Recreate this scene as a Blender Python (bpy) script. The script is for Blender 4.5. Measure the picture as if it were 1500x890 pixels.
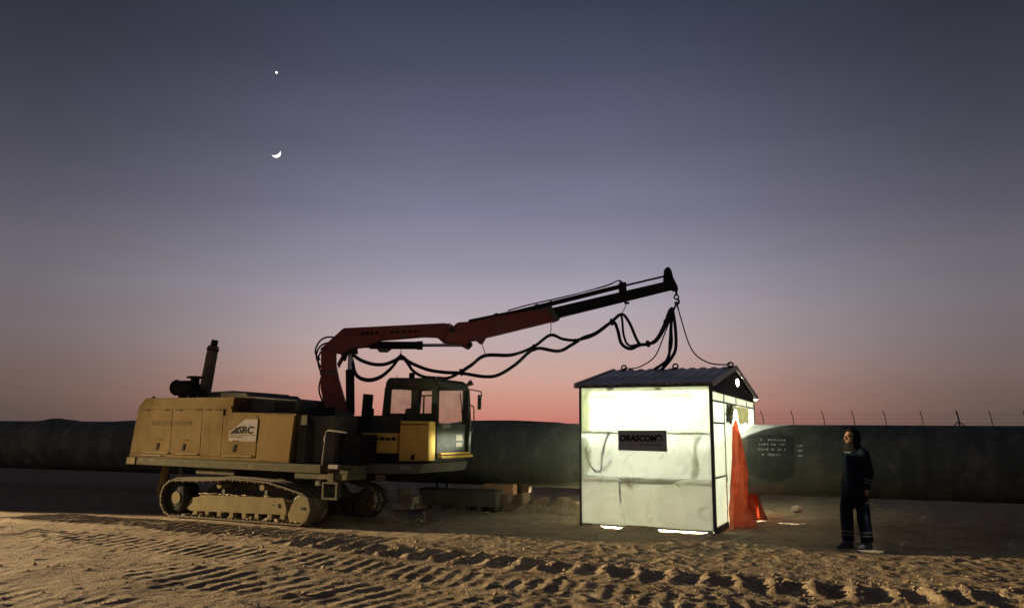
import bpy, bmesh, math, random
import numpy as np
from mathutils import Vector, Matrix

random.seed(7); np.random.seed(7)
R = math.radians
scene = bpy.context.scene
for o in list(bpy.data.objects): bpy.data.objects.remove(o)
COL = scene.collection

# ------------------------------------------------------------------ camera
cd = bpy.data.cameras.new('camera'); cam = bpy.data.objects.new('camera', cd); COL.objects.link(cam)
cd.sensor_width = 36.0; cd.lens = 27.12; cd.clip_start = 0.1; cd.clip_end = 20000
PITCH = math.atan2(186.5, 1130.0); ROLL = R(0.5)
cam.matrix_world = Matrix.Translation((0, 0, 1.7)) @ Matrix.Rotation(math.pi/2 + PITCH, 4, 'X') @ Matrix.Rotation(ROLL, 4, 'Z')
scene.camera = cam

# ------------------------------------------------------------------ dusk sky (afterglow low in the west, night falling overhead)
def lin(r, g, b):
    f = lambda c: (c/255/12.92) if c/255 <= 0.04045 else ((c/255 + 0.055)/1.055)**2.4
    return (f(r), f(g), f(b), 1)
world = bpy.data.worlds.new('World'); scene.world = world; world.use_nodes = True
nt = world.node_tree; nt.nodes.clear(); N = nt.nodes; L = nt.links
def math_node(nt, op, a=None, b=None, clamp=False):
    n = nt.nodes.new('ShaderNodeMath'); n.operation = op; n.use_clamp = clamp
    for i, x in enumerate((a, b)):
        if x is None: continue
        if isinstance(x, (int, float)): n.inputs[i].default_value = x
        else: nt.links.new(x, n.inputs[i])
    return n.outputs[0]
tc = N.new('ShaderNodeTexCoord'); sx = N.new('ShaderNodeSeparateXYZ'); L.new(tc.outputs['Generated'], sx.inputs[0])
el = math_node(nt, 'DIVIDE', math_node(nt, 'ARCSINE', sx.outputs[2]), R(90))
SKY = [(0, 188, 114, 104), (1.0, 202, 131, 116), (2.4, 207, 149, 133), (4.2, 202, 163, 152), (6.6, 190, 170, 171), (9.4, 174, 164, 175),
       (12, 152, 148, 165), (15.6, 128, 126, 148), (20.6, 102, 102, 124), (26, 78, 80, 101), (31, 59, 63, 82), (42, 52, 57, 78), (60, 52, 58, 80), (90, 52, 58, 80)]
SIDE = [(0, 136, 114, 108), (1.0, 144, 121, 113), (2.4, 158, 132, 124), (4.2, 168, 144, 141), (6.6, 169, 155, 159), (9.4, 163, 155, 164),
       (12, 152, 147, 160), (15.6, 126, 124, 142), (20.6, 100, 101, 119), (26, 76, 79, 95), (31, 58, 63, 77), (42, 52, 57, 76), (60, 52, 58, 79), (90, 52, 58, 80)]
def sky_ramp(tab):
    rp = N.new('ShaderNodeValToRGB'); rp.color_ramp.interpolation = 'LINEAR'; cr = rp.color_ramp
    while len(cr.elements) < len(tab): cr.elements.new(0.5)
    for e, t_ in zip(cr.elements, tab): e.position = t_[0]/90
    for e, t_ in zip(cr.elements, tab): e.color = lin(*t_[1:])
    L.new(el, rp.inputs[0]); return rp.outputs[0]
sky_c = sky_ramp(SKY); sky_s = sky_ramp(SIDE)
GLOW_AZ = R(0)
hyp = math_node(nt, 'SQRT', math_node(nt, 'ADD', math_node(nt, 'ADD', math_node(nt, 'MULTIPLY', sx.outputs[0], sx.outputs[0]), math_node(nt, 'MULTIPLY', sx.outputs[1], sx.outputs[1])), 1e-5))
dot = math_node(nt, 'DIVIDE', math_node(nt, 'ADD', math_node(nt, 'MULTIPLY', sx.outputs[0], math.sin(GLOW_AZ)), math_node(nt, 'MULTIPLY', sx.outputs[1], math.cos(GLOW_AZ))), hyp)
az = math_node(nt, 'DIVIDE', math_node(nt, 'ARCCOSINE', dot), math.pi)
ramp2 = N.new('ShaderNodeValToRGB'); ramp2.color_ramp.interpolation = 'B_SPLINE'
c2 = ramp2.color_ramp
AZ = [(0, 1.06), (10, 0.98), (20, 0.74), (33, 0.38), (60, 0.42), (110, 0.55), (180, 0.6)]
while len(c2.elements) < len(AZ): c2.elements.new(0.5)
for e, (a, v) in zip(c2.elements, AZ): e.position = a/180
for e, (a, v) in zip(c2.elements, AZ): e.color = (v, v, v, 1)
L.new(az, ramp2.inputs[0])
hi = N.new('ShaderNodeMapRange'); hi.interpolation_type = 'SMOOTHSTEP'
hi.inputs[1].default_value = 0.2; hi.inputs[2].default_value = 0.95; hi.inputs[3].default_value = 0; hi.inputs[4].default_value = 1; L.new(el, hi.inputs[0])
mxf = N.new('ShaderNodeMix'); mxf.data_type = 'RGBA'; L.new(hi.outputs[0], mxf.inputs[0]); L.new(ramp2.outputs[0], mxf.inputs[6]); mxf.inputs[7].default_value = (1, 1, 1, 1)
mul = N.new('ShaderNodeMix'); mul.data_type = 'RGBA'; mul.blend_type = 'MULTIPLY'; mul.inputs[0].default_value = 1
sm = N.new('ShaderNodeMapRange'); sm.interpolation_type = 'SMOOTHSTEP'; sm.inputs[1].default_value = 8/180; sm.inputs[2].default_value = 34/180; L.new(az, sm.inputs[0])
smx = N.new('ShaderNodeMix'); smx.data_type = 'RGBA'; L.new(sm.outputs[0], smx.inputs[0]); L.new(sky_c, smx.inputs[6]); L.new(sky_s, smx.inputs[7])
L.new(smx.outputs[2], mul.inputs[6]); L.new(mxf.outputs[2], mul.inputs[7])
hz_m = N.new('ShaderNodeMapping'); hz_m.inputs['Scale'].default_value = (2.0, 2.0, 14.0); L.new(tc.outputs['Generated'], hz_m.inputs[0])
hz_n = N.new('ShaderNodeTexNoise'); hz_n.inputs['Scale'].default_value = 1.6; hz_n.inputs['Detail'].default_value = 5; L.new(hz_m.outputs[0], hz_n.inputs['Vector'])
hz_r = N.new('ShaderNodeMapRange'); hz_r.inputs[1].default_value = .25; hz_r.inputs[2].default_value = .75; hz_r.inputs[3].default_value = .965; hz_r.inputs[4].default_value = 1.035; L.new(hz_n.outputs[0], hz_r.inputs[0])
bg = N.new('ShaderNodeBackground'); L.new(hz_r.outputs[0], bg.inputs[1]); L.new(mul.outputs[2], bg.inputs[0])
wo = N.new('ShaderNodeOutputWorld'); L.new(bg.outputs[0], wo.inputs[0])

# ------------------------------------------------------------------ site floodlight: stands off to the left, rakes over the track marks
sd = bpy.data.lights.new('site_floodlight', 'SPOT'); sl = bpy.data.objects.new('site_floodlight', sd); COL.objects.link(sl)
sd.energy = 155000; sd.color = (1.0, 0.78, 0.47); sd.spot_size = R(33); sd.spot_blend = 0.10; sd.shadow_soft_size = 0.12
sl.location = (-32, 21.3, 3.8)
ax = R(-28.6); sl.rotation_euler = Vector((math.cos(ax), math.sin(ax), -0.10)).to_track_quat('-Z', 'Y').to_euler()

# ------------------------------------------------------------------ render settings
scene.view_settings.view_transform = 'Standard'; scene.view_settings.look = 'None'
scene.view_settings.exposure = 0; scene.view_settings.gamma = 1; scene.view_settings.use_curve_mapping = False
scene.render.engine = 'CYCLES'
scene.cycles.use_denoising = True
try: scene.cycles.denoiser = 'OPENIMAGEDENOISE'
except Exception: pass
scene.cycles.max_bounces = 8; scene.cycles.transmission_bounces = 8; scene.cycles.transparent_max_bounces = 12
scene.cycles.sample_clamp_indirect = 6

# ================================================================== helpers
class MB:
    def __init__(s, M=None): s.v = []; s.f = []; s.M = M or Matrix.Identity(4)
    def add(s, vs, fs):
        b = len(s.v); s.v += [tuple(s.M @ Vector(p)) for p in vs]; s.f += [tuple(i + b for i in f) for f in fs]; return s
    def box(s, x0, x1, y0, y1, z0, z1):
        return s.add([(x0,y0,z0),(x1,y0,z0),(x1,y1,z0),(x0,y1,z0),(x0,y0,z1),(x1,y0,z1),(x1,y1,z1),(x0,y1,z1)],
                     [(0,3,2,1),(4,5,6,7),(0,1,5,4),(1,2,6,5),(2,3,7,6),(3,0,4,7)])
    def prism(s, poly, y0, y1):                      # polygon in (x, z), extruded along y
        n = len(poly); area = sum(poly[i][0]*poly[(i+1) % n][1] - poly[(i+1) % n][0]*poly[i][1] for i in range(n))
        if area < 0: poly = poly[::-1]
        vs = [(a, y0, b) for a, b in poly] + [(a, y1, b) for a, b in poly]
        fs = [tuple(range(n)), tuple(range(2*n-1, n-1, -1))] + [((i+1) % n, i, i+n, (i+1) % n + n) for i in range(n)]
        return s.add(vs, fs)
    def tube(s, path, r, n=8, closed=False):
        P = [Vector(p) for p in path]; m = len(P); rs = r if isinstance(r, (list, tuple)) else [r]*m
        up = Vector((0, 0, 1)); vs = []
        t0 = (P[1]-P[0]).normalized(); a = t0.orthogonal().normalized()
        for i in range(m):
            t = (P[min(i+1, m-1)] - P[max(i-1, 0)]).normalized()
            a = (a - t*a.dot(t)).normalized(); b = t.cross(a)
            for k in range(n):
                w = 2*math.pi*k/n; vs.append(P[i] + (a*math.cos(w) + b*math.sin(w))*rs[i])
        fs = [(i*n+k, i*n+(k+1) % n, (i+1)*n+(k+1) % n, (i+1)*n+k) for i in range(m-1) for k in range(n)]
        fs += [tuple(range(n-1, -1, -1)), tuple(range((m-1)*n, m*n))]
        return s.add(vs, fs)
    def cyl(s, p0, p1, r0, r1=None, n=20): return s.tube([p0, p1], [r0, r0 if r1 is None else r1], n)
    def lathe(s, p0, d, prof, n=20):                 # prof: list of (distance along d, radius)
        p0 = Vector(p0); d = Vector(d).normalized(); a = d.orthogonal().normalized(); b = d.cross(a); vs = []
        for h, r in prof:
            for k in range(n):
                w = 2*math.pi*k/n; vs.append(p0 + d*h + (a*math.cos(w) + b*math.sin(w))*max(r, 1e-4))
        m = len(prof); fs = [(i*n+k, i*n+(k+1) % n, (i+1)*n+(k+1) % n, (i+1)*n+k) for i in range(m-1) for k in range(n)]
        fs += [tuple(range(n-1, -1, -1)), tuple(range((m-1)*n, m*n))]
        return s.add(vs, fs)
    def sheet(s, f, nu, nv):                         # open surface f(a, b), a and b in 0..1
        vs = [f(i/nu, j/nv) for j in range(nv+1) for i in range(nu+1)]
        return s.add(vs, [(j*(nu+1)+i, j*(nu+1)+i+1, (j+1)*(nu+1)+i+1, (j+1)*(nu+1)+i) for j in range(nv) for i in range(nu)])
    def blob(s, c, rx, ry, rz, seed, sub=2, rough=0.25):
        bm = bmesh.new(); bmesh.ops.create_icosphere(bm, subdivisions=sub, radius=1); rng = random.Random(seed)
        off = [Vector((rng.uniform(-1,1), rng.uniform(-1,1), rng.uniform(-1,1))).normalized() for _ in range(7)]
        vs = []
        for v in bm.verts:
            k = 1 + rough*sum(max(0, v.co.normalized().dot(o))**3 for o in off)/2 - rough*.5
            vs.append((c[0]+v.co.x*rx*k, c[1]+v.co.y*ry*k, c[2]+v.co.z*rz*k))
        fs = [tuple(v.index for v in f.verts) for f in bm.faces]; bm.free(); return s.add(vs, fs)
    def build(s, name, m, parent=None, smooth=None, bevel=0, solid=0):
        me = bpy.data.meshes.new(name); me.from_pydata(s.v, [], s.f); me.update()
        o = bpy.data.objects.new(name, me); COL.objects.link(o)
        if m is not None: me.materials.append(m)
        if parent is not None: o.parent = parent
        if smooth is not None:
            me.polygons.foreach_set('use_smooth', [True]*len(me.polygons)); me.set_sharp_from_angle(angle=R(smooth))
        if solid:
            q = o.modifiers.new('thickness', 'SOLIDIFY'); q.thickness = solid; q.offset = 0
        if bevel:
            q = o.modifiers.new('bevel', 'BEVEL'); q.width = bevel; q.segments = 2; q.limit_method = 'ANGLE'; q.angle_limit = R(35)
        return o
def empty(name, loc, rz=0):
    o = bpy.data.objects.new(name, None); COL.objects.link(o); o.location = loc; o.rotation_euler = (0, 0, rz); o.empty_display_size = .2; return o
def tag(o, label=None, cat=None, group=None, kind=None):
    if label: o['label'] = label
    if cat: o['category'] = cat
    if group: o['group'] = group
    if kind: o['kind'] = kind
    return o
def copy_obj(o, parent, loc=None, rot=None):
    c = o.copy(); COL.objects.link(c); c.parent = parent
    if loc is not None: c.location = loc
    if rot is not None: c.rotation_euler = rot
    return c
def text_mb(txt, size, shear=0, bold=0, align='LEFT', depth=0.002):
    cu = bpy.data.curves.new('lettering', 'FONT'); cu.body = txt; cu.size = size; cu.shear = shear; cu.offset = bold; cu.align_x = align; cu.extrude = depth; cu.resolution_u = 3
    o = bpy.data.objects.new('lettering', cu); COL.objects.link(o)
    dg = bpy.context.evaluated_depsgraph_get(); me = bpy.data.meshes.new_from_object(o.evaluated_get(dg))
    vs = [tuple(v.co) for v in me.vertices]; fs = [tuple(p.vertices) for p in me.polygons]
    bpy.data.objects.remove(o); bpy.data.curves.remove(cu); bpy.data.meshes.remove(me); return vs, fs
def smooth_path(pts, sub=5):
    P = [Vector(p) for p in pts]; out = []
    for i in range(len(P)-1):
        p0 = P[max(i-1, 0)]; p1 = P[i]; p2 = P[i+1]; p3 = P[min(i+2, len(P)-1)]
        for k in range(sub):
            t = k/sub
            out.append(0.5*((2*p1) + (p2-p0)*t + (2*p0-5*p1+4*p2-p3)*t*t + (3*p1-p0-3*p2+p3)*t**3))
    out.append(P[-1]); return out

# ------------------------------------------------------------------ materials
def mat(name, c1, c2=None, scale=4.0, rough=.75, metal=0, bump=.15, bscale=40, dirt=None, dirt_amt=.5, dirt_scale=3, spec=.3, detail=6, stretch=(1,1,1), contrast=(.35,.65), streak=None):
    m = bpy.data.materials.new(name); m.use_nodes = True; t = m.node_tree; t.nodes.clear(); n = t.nodes; l = t.links
    out = n.new('ShaderNodeOutputMaterial'); p = n.new('ShaderNodeBsdfPrincipled'); l.new(p.outputs[0], out.inputs[0])
    p.inputs['Roughness'].default_value = rough; p.inputs['Metallic'].default_value = metal; p.inputs['Specular IOR Level'].default_value = spec
    co = n.new('ShaderNodeTexCoord'); mp = n.new('ShaderNodeMapping'); mp.inputs['Scale'].default_value = stretch; l.new(co.outputs['Object'], mp.inputs[0])
    nz = n.new('ShaderNodeTexNoise'); nz.inputs['Scale'].default_value = scale; nz.inputs['Detail'].default_value = detail; nz.inputs['Roughness'].default_value = .62; l.new(mp.outputs[0], nz.inputs['Vector'])
    mr = n.new('ShaderNodeMapRange'); mr.inputs[1].default_value = contrast[0]; mr.inputs[2].default_value = contrast[1]; l.new(nz.outputs[0], mr.inputs[0])
    mx = n.new('ShaderNodeMix'); mx.data_type = 'RGBA'; l.new(mr.outputs[0], mx.inputs[0])
    c2 = c2 or tuple(x*.75 for x in c1); mx.inputs[6].default_value = (*c1, 1); mx.inputs[7].default_value = (*c2, 1); col = mx.outputs[2]
    if dirt:
        n2 = n.new('ShaderNodeTexNoise'); n2.inputs['Scale'].default_value = dirt_scale; n2.inputs['Detail'].default_value = 9; n2.inputs['Roughness'].default_value = .7; l.new(co.outputs['Object'], n2.inputs['Vector'])
        m2 = n.new('ShaderNodeMapRange'); m2.inputs[1].default_value = .68 - .38*dirt_amt; m2.inputs[2].default_value = .86 - .3*dirt_amt; l.new(n2.outputs[0], m2.inputs[0])
        x2 = n.new('ShaderNodeMix'); x2.data_type = 'RGBA'; l.new(m2.outputs[0], x2.inputs[0]); l.new(col, x2.inputs[6]); x2.inputs[7].default_value = (*dirt, 1); col = x2.outputs[2]
    if streak:
        m5 = n.new('ShaderNodeMapping'); m5.inputs['Scale'].default_value = (9, 9, .7); l.new(co.outputs['Object'], m5.inputs[0])
        n5 = n.new('ShaderNodeTexNoise'); n5.inputs['Scale'].default_value = 1.0; n5.inputs['Detail'].default_value = 7; l.new(m5.outputs[0], n5.inputs['Vector'])
        r5 = n.new('ShaderNodeMapRange'); r5.inputs[1].default_value = .54; r5.inputs[2].default_value = .78; r5.inputs[4].default_value = .75; l.new(n5.outputs[0], r5.inputs[0])
        x5 = n.new('ShaderNodeMix'); x5.data_type = 'RGBA'; l.new(r5.outputs[0], x5.inputs[0]); l.new(col, x5.inputs[6]); x5.inputs[7].default_value = (*streak, 1); col = x5.outputs[2]
    l.new(col, p.inputs['Base Color'])
    if bump:
        n3 = n.new('ShaderNodeTexNoise'); n3.inputs['Scale'].default_value = bscale; n3.inputs['Detail'].default_value = 5; l.new(co.outputs['Object'], n3.inputs['Vector'])
        bp = n.new('ShaderNodeBump'); bp.inputs['Strength'].default_value = bump; bp.inputs['Distance'].default_value = .02; l.new(n3.outputs[0], bp.inputs['Height']); l.new(bp.outputs[0], p.inputs['Normal'])
    return m
def cloth_mat(name, col, trans, c2=None, scale=2.0):
    m = bpy.data.materials.new(name); m.use_nodes = True; t = m.node_tree; t.nodes.clear(); n = t.nodes; l = t.links
    out = n.new('ShaderNodeOutputMaterial'); d = n.new('ShaderNodeBsdfDiffuse'); tr = n.new('ShaderNodeBsdfTranslucent'); mx = n.new('ShaderNodeMixShader')
    co = n.new('ShaderNodeTexCoord'); nz = n.new('ShaderNodeTexNoise'); nz.inputs['Scale'].default_value = scale; nz.inputs['Detail'].default_value = 7; l.new(co.outputs['Object'], nz.inputs['Vector'])
    mr = n.new('ShaderNodeMapRange'); mr.inputs[1].default_value = .35; mr.inputs[2].default_value = .7; l.new(nz.outputs[0], mr.inputs[0])
    cm = n.new('ShaderNodeMix'); cm.data_type = 'RGBA'; cm.inputs[6].default_value = (*col, 1); cm.inputs[7].default_value = (*(c2 or tuple(x*.8 for x in col)), 1); l.new(mr.outputs[0], cm.inputs[0])
    l.new(cm.outputs[2], d.inputs[0]); l.new(cm.outputs[2], tr.inputs[0]); mx.inputs[0].default_value = trans
    bp = n.new('ShaderNodeBump'); bp.inputs['Strength'].default_value = .8; bp.inputs['Distance'].default_value = .10; n4 = n.new('ShaderNodeTexNoise'); n4.inputs['Scale'].default_value = 2.6; n4.inputs['Detail'].default_value = 5; n4.inputs['Distortion'].default_value = 1.2; n4.noise_type = 'RIDGED_MULTIFRACTAL'
    l.new(co.outputs['Object'], n4.inputs['Vector']); l.new(n4.outputs[0], bp.inputs['Height']); l.new(bp.outputs[0], d.inputs['Normal']); l.new(bp.outputs[0], tr.inputs['Normal'])
    l.new(d.outputs[0], mx.inputs[1]); l.new(tr.outputs[0], mx.inputs[2]); l.new(mx.outputs[0], out.inputs[0]); return m
def glass_mat(name, dust=.18):
    m = bpy.data.materials.new(name); m.use_nodes = True; t = m.node_tree; t.nodes.clear(); n = t.nodes; l = t.links
    out = n.new('ShaderNodeOutputMaterial'); tp = n.new('ShaderNodeBsdfTransparent'); tp.inputs[0].default_value = (.86, .9, .86, 1)
    gl = n.new('ShaderNodeBsdfGlossy'); gl.inputs['Roughness'].default_value = .06; df = n.new('ShaderNodeBsdfDiffuse'); df.inputs[0].default_value = (.42, .39, .34, 1)
    fr = n.new('ShaderNodeLayerWeight'); fr.inputs[0].default_value = .12; a = n.new('ShaderNodeMixShader'); l.new(fr.outputs[0], a.inputs[0]); l.new(tp.outputs[0], a.inputs[1]); l.new(gl.outputs[0], a.inputs[2])
    co = n.new('ShaderNodeTexCoord'); nz = n.new('ShaderNodeTexNoise'); nz.inputs['Scale'].default_value = 5; nz.inputs['Detail'].default_value = 7; l.new(co.outputs['Object'], nz.inputs['Vector'])
    mr = n.new('ShaderNodeMapRange'); mr.inputs[1].default_value = .3; mr.inputs[2].default_value = .75; mr.inputs[3].default_value = dust*.4; mr.inputs[4].default_value = dust*1.7; l.new(nz.outputs[0], mr.inputs[0])
    b = n.new('ShaderNodeMixShader'); l.new(mr.outputs[0], b.inputs[0]); l.new(a.outputs[0], b.inputs[1]); l.new(df.outputs[0], b.inputs[2]); l.new(b.outputs[0], out.inputs[0]); return m
def emit_mat(name, col, strength):
    m = bpy.data.materials.new(name); m.use_nodes = True; t = m.node_tree; t.nodes.clear()
    out = t.nodes.new('ShaderNodeOutputMaterial'); e = t.nodes.new('ShaderNodeEmission'); e.inputs[0].default_value = (*col, 1); e.inputs[1].default_value = strength
    nz = t.nodes.new('ShaderNodeTexNoise'); nz.inputs['Scale'].default_value = .15
    mx = t.nodes.new('ShaderNodeMix'); mx.data_type = 'RGBA'; mx.inputs[6].default_value = (*col, 1); mx.inputs[7].default_value = (*(c*.9 for c in col), 1)
    t.links.new(nz.outputs[0], mx.inputs[0]); t.links.new(mx.outputs[2], e.inputs[0]); t.links.new(e.outputs[0], out.inputs[0]); return m

DUST = (.36, .27, .17)
M_soil = mat('desert_soil', (.36, .27, .165), (.25, .18, .105), scale=1.6, rough=.95, bump=.9, bscale=34, dirt=(.18, .125, .075), dirt_amt=.5, dirt_scale=3.5, spec=.08, detail=11)
M_clod = mat('soil_clod', (.40, .30, .19), (.27, .19, .12), scale=5, rough=.95, bump=.5, bscale=50, spec=.1)
M_berm = mat('spoil_soil', (.16, .13, .085), (.10, .08, .055), scale=.6, rough=1, bump=.5, bscale=5, spec=.05)
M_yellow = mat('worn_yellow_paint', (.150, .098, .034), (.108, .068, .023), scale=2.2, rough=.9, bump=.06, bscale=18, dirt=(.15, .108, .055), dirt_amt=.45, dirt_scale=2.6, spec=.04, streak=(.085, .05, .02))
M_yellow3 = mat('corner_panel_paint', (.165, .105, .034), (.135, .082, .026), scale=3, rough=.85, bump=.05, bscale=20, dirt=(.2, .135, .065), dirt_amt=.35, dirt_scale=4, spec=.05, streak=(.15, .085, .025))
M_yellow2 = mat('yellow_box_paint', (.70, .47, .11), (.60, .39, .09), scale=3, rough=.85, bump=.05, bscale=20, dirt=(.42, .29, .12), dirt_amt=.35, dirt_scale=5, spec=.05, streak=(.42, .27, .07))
M_cream = mat('dusty_track_frame_paint', (.20, .16, .078), (.15, .12, .058), spec=.04, scale=5, rough=.95, bump=.15, bscale=40, dirt=(.17, .13, .08), dirt_amt=.5, dirt_scale=5)
M_red = mat('dull_red_crane_paint', (.23, .046, .032), (.165, .036, .026), scale=3, rough=.55, bump=.06, bscale=20, dirt=(.10, .06, .05), dirt_amt=.5, dirt_scale=4)
M_black = mat('black_painted_steel', (.018, .019, .016), (.03, .029, .024), spec=.1, scale=5, rough=.8, bump=.06, bscale=30)
M_dark = mat('dark_dusty_steel', (.10, .098, .075), (.14, .13, .095), spec=.08, scale=4, rough=.9, bump=.12, bscale=30, dirt=(.13, .1, .065), dirt_amt=.35, dirt_scale=4)
M_deck2 = mat('front_deck_paint', (.22, .205, .14), (.16, .15, .1), spec=.05, scale=3, rough=.95, bump=.12, bscale=30)
M_deck = mat('deck_plate_paint', (.10, .09, .055), (.07, .062, .04), spec=.05, scale=3, rough=.95, bump=.12, bscale=30, dirt=(.22, .165, .095), dirt_amt=.4, dirt_scale=3)
M_track = mat('worn_track_steel', (.10, .085, .06), (.16, .13, .09), scale=7, rough=.9, metal=0, spec=.06, bump=.2, bscale=40, dirt=(.2, .15, .09), dirt_amt=.4, dirt_scale=9)
M_rubber = mat('black_rubber_hose', (.012, .012, .013), (.02, .019, .02), scale=9, rough=.55, bump=.05)
M_chrome = mat('cylinder_rod_steel', (.45, .45, .44), (.34, .33, .32), scale=8, rough=.3, metal=.9, bump=.02)
M_cab = mat('dark_green_grey_cab_paint', (.045, .05, .036), (.06, .062, .046), spec=.06, scale=3, rough=.8, bump=.05, bscale=20, dirt=(.16, .13, .09), dirt_amt=.3, dirt_scale=5)
M_glass = glass_mat('dusty_cab_glass', .16)
M_white = mat('faded_white_sticker', (.28, .24, .205), (.21, .18, .15), spec=.05, scale=9, rough=.9, bump=.02)
M_pale = mat('pale_worn_steel', (.34, .31, .27), (.24, .21, .17), spec=.1, scale=8, rough=.8, bump=.06)
M_ink = mat('dark_print', (.022, .021, .017), (.035, .031, .024), scale=20, rough=.95, bump=0, spec=.02)
M_fade = mat('faded_brown_print', (.075, .050, .018), (.105, .070, .026), spec=.04, scale=14, rough=.9, bump=0, contrast=(.4, .6))
M_pipe = mat('dark_pipe_coating', (.10, .108, .088), (.06, .065, .053), scale=1.6, rough=.65, bump=.08, bscale=9, dirt=(.18, .17, .13), dirt_amt=.5, dirt_scale=2.3, stretch=(2.5, .5, .5), spec=.15)
M_patch = mat('black_marking_patch', (.018, .024, .020), (.045, .052, .044), scale=6, rough=.55, bump=.02)
M_chalk = mat('chalk_stencil', (.75, .80, .72), (.25, .28, .24), scale=34, rough=.8, bump=0, contrast=(.42, .58))
M_roof = mat('grey_roof_sheet', (.66, .61, .53), (.54, .50, .44), metal=.7, scale=2, rough=.5, bump=.04, bscale=12, dirt=(.16, .14, .11), dirt_amt=.3, dirt_scale=3)
M_gable = mat('dark_gable_sheet', (.13, .12, .11), (.10, .095, .088), scale=3, rough=.8, bump=.05, spec=.08)
M_frame = mat('dark_shelter_frame', (.075, .07, .055), (.11, .1, .08), scale=9, rough=.6, bump=.05)
M_sheetU = cloth_mat('thin_white_sheet', (.90, .92, .83), .74, (.87, .89, .78), 1.4)
M_sheetM = cloth_mat('double_white_sheet', (.90, .92, .89), .66, (.80, .83, .77), 1.8)
M_sheetL = cloth_mat('grimy_white_sheet', (.88, .89, .83), .49, (.78, .79, .69), 1.8)
M_sheetS = cloth_mat('side_white_sheet', (.88, .90, .85), .72, (.82, .85, .78), 2)
M_curt = cloth_mat('olive_grey_curtain', (.30, .29, .19), .35, (.22, .21, .14), 3)
M_orange = cloth_mat('orange_tarpaulin', (.80, .33, .19), .55, (.58, .20, .11), 7)
M_sign = mat('grey_sign_board', (.36, .38, .40), (.31, .33, .35), scale=3, rough=.45, bump=.01)
M_wood = mat('weathered_timber', (.56, .32, .16), (.44, .25, .12), scale=6, rough=.85, bump=.3, bscale=30, stretch=(1, 8, 8))
M_wood2 = mat('dark_timber', (.30, .20, .12), (.20, .135, .08), scale=6, rough=.85, bump=.3, bscale=30, stretch=(1, 8, 8))
M_bag = mat('bleached_timber', (.46, .38, .28), (.36, .29, .2), scale=9, rough=.95, bump=.35, bscale=70)
M_navy = mat('navy_coverall_cloth', (.006, .010, .018), (.010, .015, .024), scale=9, rough=.95, bump=.35, bscale=24, spec=.04)
M_tape = mat('reflective_tape', (.10, .105, .10), (.06, .065, .06), scale=20, rough=.5, bump=0)
M_skin = mat('brown_skin', (.26, .14, .085), (.2, .1, .06), scale=12, rough=.6, bump=.05)
M_scarf = mat('black_hood_cloth', (.008, .008, .008), (.013, .013, .012), scale=20, rough=.95, bump=.2, bscale=60, spec=.03)
M_boot = mat('blue_black_boot', (.02, .024, .045), (.05, .045, .05), scale=9, rough=.6, bump=.1)
M_fence = mat('rusty_fence_steel', (.05, .035, .03), (.08, .05, .04), scale=9, rough=.8, bump=0)
M_stone = mat('pale_stone', (.42, .37, .29), (.32, .27, .2), scale=9, rough=.9, bump=.4)

# ================================================================== frames of reference (metres)
MACH = Vector((-3.7, 14.06, 0)); MYAW = R(-25)
TENT = Vector((3.52, 13.62, 0)); TYAW = R(-25.5)
PIPE = Vector((4.639, 15.967, 0)); PYAW = R(-21)
PERSON = Vector((5.27, 12.13, 0))

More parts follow.
